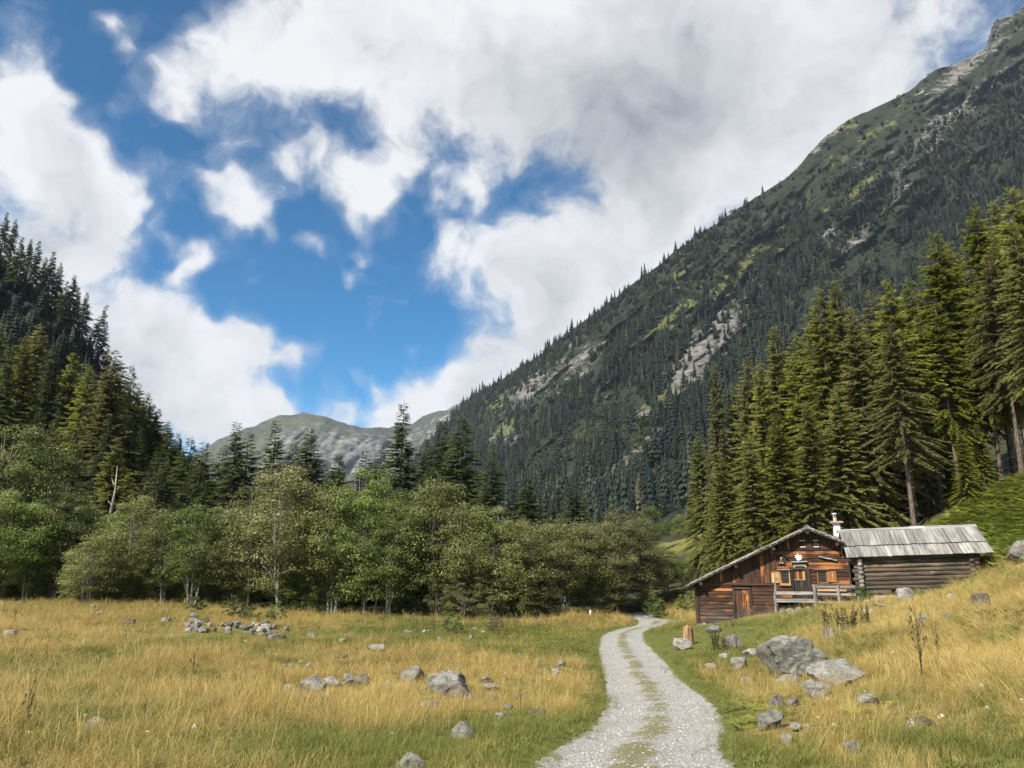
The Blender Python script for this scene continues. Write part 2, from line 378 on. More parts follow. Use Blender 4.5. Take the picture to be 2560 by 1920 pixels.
def ground_mat():
    m, t = mat('meadow_soil_and_turf'); c0 = objc(t)
    n1 = t.noise(c0, 0.18, 5, 0.6); n2 = t.noise(c0, 2.4, 6, 0.7); n3 = t.noise(c0, 14.0, 4, 0.7)
    g = attr(t, 'gold'); wd = attr(t, 'forest')
    c = t.mix(t.mr(n2, 0.35, 0.65), (0.11, 0.12, 0.024), (0.17, 0.175, 0.04))
    cg = t.mix(t.mr(n2, 0.35, 0.65), (0.19, 0.135, 0.042), (0.33, 0.25, 0.09))
    c = t.mix(t.mr(t.math('ADD', g, t.math('MULTIPLY', t.math('SUBTRACT', n2, .5), .8)), 0.3, 0.75), c, cg)
    c = t.mix(t.mr(n3, 0.30, 0.46, .7, 0), c, (0.04, 0.04, 0.014))
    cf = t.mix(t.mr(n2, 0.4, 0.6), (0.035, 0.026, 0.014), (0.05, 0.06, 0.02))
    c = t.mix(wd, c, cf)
    finish(t, c, 0.95, t.math('ADD', n2, n3), 0.8, 0.12); return m
M['ground'] = ground_mat()
def grass_mat(name, gold, gold2, green, green2):
    m, t = mat(name)
    g = attr(t, 'gold', 'INSTANCER'); r = attr(t, 'rnd', 'INSTANCER'); h = attr(t, 'h'); v = attr(t, 'v')
    cg = t.mix(r, gold, gold2); ce = t.mix(r, green, green2)
    k = t.math('ADD', g, t.math('MULTIPLY', t.math('SUBTRACT', v, .5), .7))
    c = t.mix(t.mr(k, 0.12, 0.88), ce, cg)
    c = t.mix(t.mr(h, 0.0, 0.35, .5, 0), c, green)
    finish(t, c, 0.6, transl=0.25, spec=0.3); return m
M['grass'] = grass_mat('meadow_grass', (0.42, 0.285, 0.075), (0.57, 0.425, 0.165), (0.115, 0.135, 0.022), (0.21, 0.22, 0.05))
M['fern'] = grass_mat('bracken', (0.29, 0.29, 0.055), (0.35, 0.32, 0.07), (0.15, 0.205, 0.028), (0.26, 0.30, 0.05))
def flower_mat(name, c):
    m, t = mat(name); finish(t, c, 0.6); return m
M['petal'] = flower_mat('white_petals', (0.78, 0.77, 0.70)); M['petal_y'] = flower_mat('yellow_petals', (0.75, 0.55, 0.03))

def road_mat():
    m, t = mat('gravel_track'); c0 = objc(t)
    a = attr(t, 'across'); n1 = t.noise(c0, 0.8, 5, .65); n2 = t.noise(c0, 9.0, 5, .7)
    vo = t.n('ShaderNodeTexVoronoi', inp={'Vector': c0, 'Scale': 26.0}); vo2 = t.n('ShaderNodeTexVoronoi', inp={'Vector': c0, 'Scale': 60.0})
    gr = t.n('ShaderNodeSeparateColor', inp={0: vo.outputs['Color']}).outputs[0]; gr2 = t.n('ShaderNodeSeparateColor', inp={0: vo2.outputs['Color']}).outputs[0]
    k = t.math('ADD', t.math('MULTIPLY', gr, .6), t.math('MULTIPLY', gr2, .4))
    c = t.mix(k, (0.22, 0.205, 0.18), (0.46, 0.445, 0.41)); c = t.mix(t.mr(n1, .4, .7, 0, .5), c, (0.27, 0.235, 0.17))
    absA = t.math('ABSOLUTE', a)
    cen = t.math('ADD', t.mr(absA, 0.02, 0.46, .95, 0.0), t.mr(absA, 0.58, 1.0, 0.0, 1.7))
    gm = t.mr(t.math('ADD', t.math('MULTIPLY', cen, .66), t.math('ADD', t.math('MULTIPLY', t.math('SUBTRACT', n1, .5), 1.5), t.math('MULTIPLY', t.math('SUBTRACT', n2, .5), 1.0))), 0.42, 0.66)
    c = t.mix(t.math('MULTIPLY', gm, .85), c, t.mix(n2, (0.11, 0.115, 0.03), (0.24, 0.20, 0.075)))
    hgt = t.math('ADD', t.math('SUBTRACT', 1.0, vo.outputs['Distance']), t.math('MULTIPLY', n2, .4))
    finish(t, c, 0.92, hgt, 0.8, 0.035); return m
M['road'] = road_mat()
def pebble_mat():
    m, t = mat('road_pebbles'); r = attr(t, 'rnd', 'INSTANCER')
    finish(t, t.mix(r, (0.18, 0.165, 0.14), (0.46, 0.445, 0.415)), 0.9); return m
M['pebble'] = pebble_mat()

def slope_mat(name, rockA, rockB, grassA, grassB, scrub, sc=1.0):
    m, t = mat(name); c0 = objc(t)
    tilt = t.n('ShaderNodeMapping', inp={'Vector': c0, 'Rotation': (0.25, 0.42, 0.2), 'Scale': (0.020*sc, 0.020*sc, 0.075*sc)}).outputs[0]
    st = t.noise(tilt, 1.6, 8, 0.66, dist=0.8); n1 = t.noise(c0, 0.02*sc, 7, .62); n2 = t.noise(c0, 0.12*sc, 6, .68)
    rk = t.math('ADD', t.math('ADD', t.math('MULTIPLY', attr(t, 'rock'), .8), t.math('MULTIPLY', t.math('SUBTRACT', n2, .5), 1.2)), t.math('MULTIPLY', t.math('SUBTRACT', st, .5), 1.1)); gs = t.math('ADD', attr(t, 'grass'), t.math('ADD', t.math('MULTIPLY', t.math('SUBTRACT', n1, .5), 1.6), t.math('MULTIPLY', t.math('SUBTRACT', n2, .5), .9)))
    rc = t.mix(t.mr(st, .34, .66), rockA, rockB); rc = t.mix(t.mr(n2, .3, .5, .6, 0), rc, tuple(k*.4 for k in rockA))
    gc = t.mix(t.mr(n2, .35, .65), grassA, grassB)
    c = t.mix(t.mr(gs, .35, .6), scrub, gc); c = t.mix(t.mr(rk, .42, .62), c, rc)
    c = t.mix(t.mr(n2, .52, .68, 0, .45), c, scrub)
    finish(t, c, 0.95, t.math('ADD', st, t.math('MULTIPLY', n2, .6)), 0.9, 5.0/sc); return m
M['slope'] = slope_mat('mountain_flank', (0.085, 0.08, 0.075), (0.24, 0.22, 0.19), (0.075, 0.083, 0.024), (0.15, 0.14, 0.048), (0.022, 0.029, 0.016))  # tones lowered overall to paint in the cloud shadow
M['far'] = slope_mat('far_mountain_rock', (0.12, 0.12, 0.12), (0.27, 0.26, 0.245), (0.085, 0.088, 0.05), (0.12, 0.118, 0.07), (0.06, 0.068, 0.05), 0.25)
M['cliff'] = slope_mat('shade_darkened_cliff', (0.05, 0.05, 0.05), (0.13, 0.13, 0.13), (0.03, 0.042, 0.018), (0.05, 0.06, 0.025), (0.018, 0.028, 0.016), 2.0)  # rock and scrub darkened, the cliff's shade is put into the colours
def wood_far():
    m, t = mat('forest_needles'); v = attr(t, 'v')
    c = t.mix(t.mr(v, 0, .6), (0.012, 0.022, 0.017), (0.027, 0.040, 0.025)); c = t.mix(t.mr(v, .6, 1), c, (0.085, 0.095, 0.040)); c = t.mix(t.mr(v, .93, .99), c, (0.12, 0.085, 0.055))
    finish(t, c, .8, transl=.12); return m
M['wood_far'] = wood_far()
def scrub_far():
    m, t = mat('far_scrub_leaves'); v = attr(t, 'v')
    c = t.mix(t.mr(v, 0, .6), (0.022, 0.034, 0.017), (0.050, 0.066, 0.025)); c = t.mix(t.mr(v, .75, 1), c, (0.10, 0.105, 0.038))
    finish(t, c, .8, transl=.2); return m
M['scrub_far'] = scrub_far()

# ------------------------------------------------------------------ the lie of the land
CABIN_O = P(1744, 1562, 52.0)        # front left corner of the cabin
TH = math.radians(17)                # both buildings face the track, turned 17 degrees
CU = np.array([math.cos(TH), -math.sin(TH)]); CN = np.array([-math.sin(TH), -math.cos(TH)])
ctrl = [(0,0,2.4),(-6,0,2.5),(6,0,2.6),(0,-12,3.2),(-14,3,2.5),(14,4,3.2)]
ctrl += [P(*q) for q in [
    (1570,1920,10.7),(1640,1800,17),(1607,1700,29),(1560,1600,46),(1590,1568,57),
    (0,1920,10),(640,1920,10.5),(0,1750,19),(640,1750,22),(1200,1750,24),(0,1620,36),(640,1620,38),(1200,1640,37),
    (0,1512,75),(500,1515,74),(900,1545,66),(1300,1560,61),(1450,1538,64),(1600,1546,66),(1680,1548,60),
    (1744,1566,52),(1900,1541,50.5),(2040,1522,48.3),(2150,1502,48),(2385,1476,46),(2460,1425,46.5),(2560,1395,44),
    (1700,1620,40),(1850,1640,33),(2000,1700,24),(1800,1850,14),(1860,1750,19.5),(2300,1800,13.5),(2300,1600,28),(2200,1545,37),
    (2560,1900,9.5),(2560,1650,17),(2560,1500,28),(2400,1520,34),
    (2300,1320,68),(2560,1195,66),(2500,1350,56),(1650,1385,170),(1720,1350,270),(1700,1352,380),(2000,1300,350),(2300,1250,330),(2560,1200,320),(1480,1355,400),(1200,1350,500)]]
ctrl += [P(1612,1562,60), (11.6,68,.1)]
ctrl += [(24,68,2.8),(14,76,1.3),(30,84,5.5),(46,86,9),(57,86,12),(60,60,15),(85,40,20),(45,20,9),(28,5,6),(55,0,13),(60,120,13),(100,110,30),(100,200,34),(62,200,18),
         (-20,120,1.0),(0,200,3),(-30,300,6),(22,120,2.6),(-72,112,6),(-105,125,26),(-62,165,17),(-45,205,14),(-80,76,2.2),(-60,40,1.2),(-40,10,2.3),(-105,60,7),(-115,0,9),(-60,-12,4),
         (-110,260,26),(-160,160,50),(150,60,42),(40,-15,9),(-150,300,50),(230,230,75),(180,120,60),(-220,80,55),(-100,420,18),(330,330,120)]
ctrl = np.array(ctrl, float)
def _tps(A, B):
    d2 = ((A[:, None, :2] - B[None, :, :2]) ** 2).sum(-1); return 0.5 * d2 * np.log(d2 + 1e-9)
_n = len(ctrl)
_K = np.zeros((_n + 3, _n + 3)); _K[:_n, :_n] = _tps(ctrl, ctrl) + np.eye(_n) * 6.0
_K[:_n, _n] = 1; _K[:_n, _n+1:] = ctrl[:, :2]; _K[_n, :_n] = 1; _K[_n+1:, :_n] = ctrl[:, :2].T
_W = np.linalg.solve(_K, np.concatenate([ctrl[:, 2], [0, 0, 0]]))

ROAD = np.array([(4.2,-6),(3.2,-1),(2.4,4)] + [P(*q)[:2] for q in [(1585,1920,10.7),(1640,1800,17),(1640,1745,22.5),(1607,1700,29),(1572,1640,38),(1556,1600,46),(1562,1578,53)]])
_e = np.array(P(1600,1568,57)[:2]); ROAD = np.vstack([ROAD, _e, _e + (1.3, 2.0), _e + (2.0, 5.0), _e + (2.2, 10), _e + (2.2, 15)])
def catmull(pts, n=14):
    out = []
    for i in range(len(pts) - 1):
        p0, p1, p2, p3 = pts[max(i-1,0)], pts[i], pts[i+1], pts[min(i+2,len(pts)-1)]
        for k in range(n):
            t = k / n; out.append(.5*((2*p1)+(-p0+p2)*t+(2*p0-5*p1+4*p2-p3)*t*t+(-p0+3*p1-3*p2+p3)*t**3))
    out.append(pts[-1]); return np.array(out)
ROADL = catmull(ROAD)
def road_dist(x, y):
    x = np.atleast_1d(x).astype(float); y = np.atleast_1d(y).astype(float); best = np.full(x.shape, 1e9)
    for a, b in zip(ROADL[:-1], ROADL[1:]):
        ab = b - a; t = np.clip(((x-a[0])*ab[0] + (y-a[1])*ab[1]) / (ab @ ab + 1e-12), 0, 1)
        best = np.minimum(best, np.hypot(x-a[0]-t*ab[0], y-a[1]-t*ab[1]))
    return best
def ground_raw(x, y):
    x = np.atleast_1d(np.asarray(x, float)); y = np.atleast_1d(np.asarray(y, float)); sh = x.shape
    q = np.stack([x.ravel(), y.ravel()], 1); out = np.empty(len(q))
    for s in range(0, len(q), 20000):
        qq = q[s:s+20000]; out[s:s+20000] = _tps(qq, ctrl) @ _W[:_n] + _W[_n] + qq @ _W[_n+1:]
    return out.reshape(sh)
def ground(x, y):
    x = np.atleast_1d(np.asarray(x, float)); y = np.atleast_1d(np.asarray(y, float))
    z = ground_raw(x, y)
    rd = np.where((y > -8) & (y < 72) & (np.abs(x) < 35), road_dist(x.ravel(), y.ravel()).reshape(x.shape), 50.0)
    amp = sstep(1.3, 4.0, rd)
    z = z + amp * (0.34 * (fbm(x*.22, y*.22, 3, 3) - .5) + 0.16 * (fbm(x*.9, y*.9, 2, 9) - .5)) + sstep(90, 200, y) * 4 * (fbm(x*.03, y*.03, 3, 4) - .5)
    return z - 0.10 * (1 - sstep(1.05, 1.7, rd))
def gz(x, y): return float(ground(x, y)[0])
def hit(px, py):
    """where the line of sight through a pixel meets the ground"""
    a, b = ray(px, py); Y = np.concatenate([np.arange(5, 40, .1), np.arange(40, 120, .3), np.arange(120, 420, 1.5)])
    d = EYE + b*Y - ground(a*Y, Y)
    i = np.argmax(d < 0)
    if d[i] >= 0: i = len(Y) - 1
    y = Y[i-1] + (Y[i]-Y[i-1]) * d[i-1] / (d[i-1]-d[i] + 1e-9) if i else Y[0]
    return np.array([a*y, y, gz(a*y, y)])

def local(x, y):
    """world xy -> building xy (x along the front, y towards the back)"""
    dx = np.asarray(x) - CABIN_O[0]; dy = np.asarray(y) - CABIN_O[1]
    return dx*CU[0] + dy*CU[1], -(dx*CN[0] + dy*CN[1])

gold_blobs = [(330,1800,1.2,-.5),(120,1890,1.2,-.5),(560,1890,1.2,-.5),(320,1690,3.5,-.5),(1080,1575,7,-.75),(900,1590,6,-.6),(700,1590,5,-.35),(1600,1620,7,-.8),(1720,1600,6,-.75),(1780,1575,6,-.5),
    (1200,1880,2.6,-.6),(1050,1850,2,-.5),(1310,1830,2,-.6),(1880,1880,1.4,-.4),(2500,1800,1.2,-.4),(2400,1880,1.0,-.4),(2500,1440,4,-.3),(2020,1640,3,-.25),(1250,1600,6,-.4),
    (1150,1650,8,.3),(1380,1690,5,.35),(100,1560,10,.3),(1500,1540,7,.5),(2200,1650,5,.3),(450,1720,5,.3),(2480,1500,8,.3),(1690,1545,4,.35),(900,1800,3,.2),(1900,1570,3,.1)]
gold_blobs = [(hit(a, b), r, w) for a, b, r, w in gold_blobs]
def goldness(x, y):
    g = 0.70 + 1.25 * (fbm(x*.30+5, y*.22, 4, 21) - .5) + 1.3 * (fbm(x*1.1, y*.7, 3, 33) - .5)
    for c, r, w in gold_blobs: g = g + .75 * w * np.exp(-(((x-c[0])**2 + ((y-c[1])*.7)**2) / (r*r)))
    g = g - 0.8 * (1 - sstep(1.3, 2.3, road_dist(x, y)))
    return np.clip(g, 0, 1)
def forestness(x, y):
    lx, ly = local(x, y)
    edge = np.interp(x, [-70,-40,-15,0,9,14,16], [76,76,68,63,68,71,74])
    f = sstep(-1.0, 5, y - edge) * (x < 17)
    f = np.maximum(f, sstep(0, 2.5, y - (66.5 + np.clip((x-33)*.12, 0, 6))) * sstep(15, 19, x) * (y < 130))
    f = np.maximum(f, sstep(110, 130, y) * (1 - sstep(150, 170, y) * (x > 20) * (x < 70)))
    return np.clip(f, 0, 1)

def axis_pts(lo, hi, c, n, k):
    t = np.linspace(-1, 1, n); s = np.sinh(k * t) / np.sinh(k)
    return np.where(s < 0, c + s * (c - lo), c + s * (hi - c))
GX = axis_pts(-330, 420, 3, 330, 4.0); GY = axis_pts(-30, 520, 22, 360, 3.6)
gx, gy = np.meshgrid(GX, GY)
gzz = ground(gx, gy)
V = np.stack([gx, gy, gzz], -1).reshape(-1, 3)
near = (V[:, 1] < 130)
gg = np.where(near, goldness(V[:, 0], V[:, 1]), 0.45)
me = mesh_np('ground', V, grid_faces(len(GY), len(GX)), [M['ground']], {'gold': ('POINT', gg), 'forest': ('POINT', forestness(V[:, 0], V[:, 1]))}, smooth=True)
tag(link('ground', me), kind='structure')

# road: a slightly crowned gravel sheet with two wheel ruts
_d = np.gradient(ROADL, axis=0); _d /= np.linalg.norm(_d, axis=1)[:, None]; _nrm = np.stack([_d[:, 1], -_d[:, 0]], 1)
fine = np.linspace(0, len(ROADL)-1, 620); ii = np.arange(len(ROADL))
rc = np.stack([np.interp(fine, ii, ROADL[:, k]) for k in (0, 1)], 1); rn = np.stack([np.interp(fine, ii, _nrm[:, k]) for k in (0, 1)], 1)
NA = 25; aa = np.linspace(-1, 1, NA)
wv = 1.55 + 0.5 * (fbm(fine*.09, fine*0+3, 3, 5) - .5)
rx_ = rc[:, None, 0] + rn[:, None, 0] * aa[None] * wv[:, None]; ry_ = rc[:, None, 1] + rn[:, None, 1] * aa[None] * wv[:, None]
rz_ = ground_raw(rx_, ry_) - 0.055 + 0.045 * np.exp(-(aa[None]/.22)**2) - 0.02*np.exp(-((np.abs(aa[None])-.55)/.2)**2) - 0.10*sstep(.86, 1, np.abs(aa[None])) + 0.02*(fbm(rx_*3, ry_*3, 2, 8)-.5)
rV = np.stack([rx_, ry_, rz_], -1).reshape(-1, 3)
me = mesh_np('road', rV, grid_faces(620, NA), [M['road']], {'across': ('POINT', np.tile(aa, 620))}, smooth=True)
tag(link('road', me), kind='structure')

# ------------------------------------------------------------------ mountains
def sheet(name, pxs, rows, sil, foot, matl, rock_f, grass_f, amp=0.05, seed=1, power=1.0, back=(0.10, 0.35), rough=9, step_amp=0.0):
    """a mountain flank: foot line and skyline given as (pixel, pixel, distance); relief moves the surface in depth"""
    sil = np.array(sil, float); foot = np.array(foot, float)
    sp = np.interp(pxs, sil[:, 0], sil[:, 1]) + rough * (fbm(pxs*.035, pxs*0, 3, seed+40) - .5); sy = np.interp(pxs, sil[:, 0], sil[:, 2])
    fp = np.interp(pxs, foot[:, 0], foot[:, 1]); fy = np.interp(pxs, foot[:, 0], foot[:, 2])
    t = np.linspace(0, 1, rows)[:, None]
    py = fp + (sp - fp) * t; Y = fy + (sy - fy) * t ** power
    px = np.repeat(pxs[None], rows, 0)
    # relief: gullies that run down the slope, broken steps
    ca, sa = math.cos(math.radians(38)), math.sin(math.radians(38)); al = px*ca - py*sa; pe = px*sa + py*ca   # along / across the tilted strata
    u = px * .006 + py * .002; v = py * .004
    rel = (fbm(u, v, 4, seed) - .5) * 2 + .5 * np.abs(fbm(px*.02 + py*.012, py*.006, 3, seed+3) - .5) * 2 + .35*(fbm(px*.05, py*.05, 3, seed+5) - .5) + .8*(np.abs(fbm(al*.006, pe*.028, 4, seed+6) - .5)*2 - .3)
    Y = Y * (1 + amp * rel * np.clip(t*6, 0, 1) * np.clip((1-t)*8, .25, 1))
    if step_amp: Y = Y * (1 + step_amp * np.floor(fbm(px*.012, py*.03, 3, seed+9) * 9) / 9)
    a = (px - 1280) / FPX; yc = -(py - 960) / FPX; dd = CP - yc * SP
    X = a / dd * Y; Z = EYE + (SP + yc * CP) / dd * Y
    Vs = [np.stack([X, Y, Z], -1)]
    bx, by, bz = X[-1], Y[-1], Z[-1]
    for f in np.linspace(0.0, 1, 7)[1:]:
        s_ = 1 + back[0] * f; Vs.append(np.stack([bx*s_, by*s_, bz*(1 - back[1]*f*f) - 2*f], -1)[None])
    rock = rock_f(px, py, t); grass = grass_f(px, py, t)
    V = np.concatenate(Vs, 0); nr = V.shape[0]
    ext = lambda q: np.concatenate([q, np.repeat(q[-1:], nr - rows, 0)], 0).ravel()
    me = mesh_np(name, V.reshape(-1, 3), grid_faces(nr, len(pxs))[:, ::-1], [matl], {'rock': ('POINT', ext(rock)), 'grass': ('POINT', ext(grass))}, smooth=True)
    tag(link(name, me), kind='structure')
    return px, py, V[:rows], t
def blobsum(px, py, bl):
    s = 0
    for x0, y0, rx, ry, ang, w in bl:
        c, n = math.cos(math.radians(ang)), math.sin(math.radians(ang))
        dx = px - x0; dy = py - y0; q = ((dx*c - dy*n)/rx)**2 + ((dx*n + dy*c)/ry)**2
        s = s + w * np.exp(-q)
    return s
R_ROCK = [(1780,840,110,45,40,.75),(1720,930,70,50,40,.6),(1520,1200,130,22,42,.85),(1620,1110,80,18,42,.7),(1270,1110,70,35,35,.65),(1400,920,70,50,30,.65),(1330,960,60,40,20,.5),(1590,1010,30,16,30,.5),(1870,780,70,60,50,.4),
          (2130,600,120,40,42,.45),(2400,200,110,40,60,.32),(2340,300,60,60,50,.3),(2060,590,60,30,40,.5),(1950,900,60,30,0,.45),(2150,730,60,20,0,.5),(2520,60,60,60,0,.2),(2250,460,40,80,20,.35),(1480,860,50,40,30,.4),(1700,760,60,40,40,.3)]
R_GRASS = [(1620,850,115,17,45,1.0),(1700,790,60,20,45,.8),(1690,975,70,22,30,1.0),(1600,1150,110,16,42,.7),(1250,1080,60,20,40,.8),(1900,620,110,20,42,.8),(2180,450,60,14,42,.8),(2130,490,40,10,42,.8),(2330,300,60,16,45,.4),(1230,1000,60,60,0,.3),(1440,770,60,30,40,.35),(1700,690,40,40,40,.5),(1480,1050,90,20,45,.6),(2050,540,70,12,42,.7),(1820,720,50,50,40,.5),(2420,380,70,40,40,.5)]
R_SIL = [(860,1345,1400),(960,1250,1700),(1040,1150,1850),(1100,1075,1900),(1150,1020,1900),(1190,985,1800),(1330,900,1550),(1470,795,1400),(1597,700,1330),(1740,590,1330),(1850,520,1340),(1967,446,1360),(2060,345,1380),(2100,310,1400),(2260,235,1420),(2340,175,1420),(2430,142,1430),(2468,112,1430),(2480,66,1430),(2496,50,1430),(2510,42,1430),(2524,34,1430),(2535,36,1430),(2560,8,1430),(2700,-110,1430),(3000,-330,1400),(3800,-600,1350)]
R_FOOT = [(860,1362,600),(1200,1362,480),(1480,1366,400),(1700,1362,360),(2000,1318,320),(2300,1270,300),(2560,1225,290),(3000,1200,290),(3800,1200,300)]
def alpine(px, py):   # share of the bare alpine zone near the right-hand skyline
    sil = np.interp(px, [s[0] for s in R_SIL], [s[1] for s in R_SIL])
    wid = np.interp(px, [1150,1700,1950,2300,2600,3800], [5,20,95,170,200,260])
    return 1 - sstep(.55, 1.1, (py - sil) / wid)
def strata(px, py, seed, a=.005, b=.026):
    ca, sa = math.cos(math.radians(38)), math.sin(math.radians(38)); return fbm((px*ca - py*sa)*a, (px*sa + py*ca)*b, 5, seed) - .5
def r_rock(px, py, t): return np.clip(.20 + blobsum(px, py, R_ROCK) + .25*alpine(px, py)*fbm(px*.02, py*.02, 3, 77) + 1.5*strata(px, py, 70), 0, 1)
def r_grass(px, py, t): return np.clip(.08 + blobsum(px, py, R_GRASS) - .05*alpine(px, py) + 1.3*strata(px, py, 71, .004, .018), 0, 1)
pxs = np.arange(860, 3800, 6.0)
R_px, R_py, R_V, R_t = sheet('mountain_slope', pxs, 230, R_SIL, R_FOOT, M['slope'], r_rock, r_grass, amp=.075, seed=2, power=.92, step_amp=.03)

L_SIL = [(-1600,150,430),(-900,200,400),(-400,360,360),(-120,560,330),(0,640,320),(90,730,325),(160,800,330),(215,860,335),(255,925,345),(300,985,355),(350,1045,370),(410,1110,385),(470,1180,400),(540,1270,420),(600,1370,430)]
L_FOOT = [(-1600,1380,170),(-400,1390,155),(0,1390,165),(300,1390,215),(600,1400,300)]
pxl = np.arange(-1600, 600, 6.0)
L_px, L_py, L_V, L_t = sheet('cliff', pxl, 130, L_SIL, L_FOOT, M['cliff'], lambda a, b, t: np.clip(.30+.9*(fbm(a*.008, b*.02, 4, 90)-.4), 0, 1), lambda a, b, t: np.clip(.3+.8*(fbm(a*.01, b*.01, 3, 91)-.5), 0, 1), amp=.09, seed=5, power=.8, back=(.25, .2), rough=26, step_amp=.08)

F_SIL = [(-200,1300,4200),(300,1200,4000),(480,1140,3900),(560,1092,3800),(625,1066,3800),(640,1062,3800),(700,1040,3900),(755,1033,4000),(800,1040,4000),(870,1062,4000),(930,1070,4000),(1000,1062,4100),(1040,1052,4000),(1075,1036,3900),(1120,1022,3700),(1150,1008,3600),(1190,992,3500),(1300,950,3400),(1500,900,3300),(1800,900,3300)]
F_FOOT = [(-200,1400,2300),(1800,1400,2300)]
pxf = np.arange(-200, 1800, 5.0)
F_ROCK = [(840,1130,90,50,-30,.55),(700,1110,70,30,40,.5),(930,1140,40,70,20,.45),(1010,1110,120,30,30,.5),(1150,1050,70,30,30,.45),(620,1120,20,50,10,.4)]
sheet('far_mountain', pxf, 120, F_SIL, F_FOOT, M['far'], lambda a, b, t: np.clip(.22+blobsum(a, b, F_ROCK)+.6*(fbm(a*.012, b*.012, 4, 95)-.5), 0, 1), lambda a, b, t: np.clip(.45+.8*(fbm(a*.008, b*.01, 3, 96)-.5), 0, 1), amp=.055, seed=8, back=(.2, .25), rough=12)

# ------------------------------------------------------------------ tree prototypes (meshes shared by the copies)
def rhombi(base, direc, side, length, width, fold=0.0):
    """leaf or twig shaped faces: base, left, tip, right"""
    n = len(base); mid = base + direc * (length * .45)[:, None]
    V = np.stack([base, mid - side * (width*.5)[:, None], base + direc * length[:, None], mid + side * (width*.5)[:, None]], 1)
    if fold: V[:, 2, 2] -= fold * length
    return V.reshape(-1, 3), np.arange(4*n).reshape(-1, 4)
def norm(v): return v / (np.linalg.norm(v, axis=-1, keepdims=True) + 1e-9)

def make_spruce(seed, H=25.0, base=.06, R=3.6, whorl=.42, nb=6, dense=1.0, dead=False, mname='spruce', taper=1.0, tw=1.0):
    g = np.random.default_rng(seed); rs = random.Random(seed)
    tr = MB()
    pts = [(0,0,-.6)] + [(.05*math.sin(z*.3+seed), .05*math.cos(z*.23+seed), z) for z in np.linspace(0, H, 12)]
    rad = [.30*H/25*1.25] + [max(.012, .29*H/25*(1 - z/H)**.85) for z in np.linspace(0, H, 12)]
    rad[1] *= 1.15
    tr.tube(pts, rad, 8)
    B, D, Sd, L, W, VV = [], [], [], [], [], []
    h = base * H; k = 0
    while h < H - .25:
        f = (h/H - base) / (1 - base)                     # 0 crown foot .. 1 top
        prof = (1 - f) ** taper * (1.0 if f > .12 else .72 + f*2.3) + .02
        for b in range(nb if f < .85 else 4):
            a = g.uniform(0, 2*math.pi); ln = R * prof * g.uniform(.52, 1.28) * (1 + .16*math.sin(a*2 + seed + h*.35)) + .12
            if g.uniform() < .06: ln *= .5
            rise = .42*f - .10 + g.uniform(-.08, .08); droop = .50*(1-f) + .12 + g.uniform(-.1, .14)
            hh = h + g.uniform(-.2, .2)
            nt = max(4, int(ln * 12.5 * dense))
            s = np.sort(g.uniform(.12 if f > .3 else .28, 1, nt)); s[-1] = 1
            dr = np.array([math.cos(a), math.sin(a), 0]); pr = np.array([-math.sin(a), math.cos(a), 0])
            zc = ln * (rise*s - droop*s*s + .16*s**4)
            pos = dr[None]*(ln*s)[:, None]; pos[:, 2] += hh + zc
            for sg in (-1, 1):
                fan = g.uniform(.45, 1.0, nt)
                d = norm(dr[None]*(.75 + .5*s[:, None]) + pr[None]*sg*fan[:, None]*(1.25 - .8*s[:, None]) + np.stack([g.normal(0,.12,nt), g.normal(0,.12,nt), g.uniform(-.75,.05,nt)*(1-.6*f)], 1))
                ll = tw*(.30 + .42*g.uniform(0, 1, nt)) * (1 - .35*s) * (.55 + .45*min(1, ln/1.5))
                sd = norm(np.cross(d, np.stack([g.normal(0,.5,nt), g.normal(0,.5,nt), np.ones(nt)], 1)))
                B.append(pos + g.normal(0, .03, (nt, 3))); D.append(d); Sd.append(sd); L.append(ll); W.append(ll*g.uniform(.17, .30, nt))
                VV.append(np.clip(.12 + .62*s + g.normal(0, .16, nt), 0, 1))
            if ln > .8:
                e = pos[np.searchsorted(s, .8) if nt > 4 else -1]
                tr.tube([(0, 0, hh), tuple(pos[nt//2]), tuple(e)], [.028+.008*ln, .018, .006], 3, False)
        h += whorl * (1 - .35*f) * g.uniform(.85, 1.15); k += 1
    if dead:                                              # dry branch stubs below the crown
        for _ in range(46):
            z = rs.uniform(.06, base + .08) * H; a = rs.uniform(0, 6.28); l = rs.uniform(.5, 2.0)
            tr.tube([(0,0,z), (l*.6*math.cos(a), l*.6*math.sin(a), z - .05*l), (l*math.cos(a+.2), l*math.sin(a+.2), z - .28*l)], [.025, .015, .005], 3, False)
    V, F = rhombi(np.concatenate(B), np.concatenate(D), np.concatenate(Sd), np.concatenate(L), np.concatenate(W), .12)
    v = np.concatenate(VV)
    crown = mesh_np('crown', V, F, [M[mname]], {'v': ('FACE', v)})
    trunk = tr.mesh('trunk', M['bark'], True)
    return trunk, crown, H

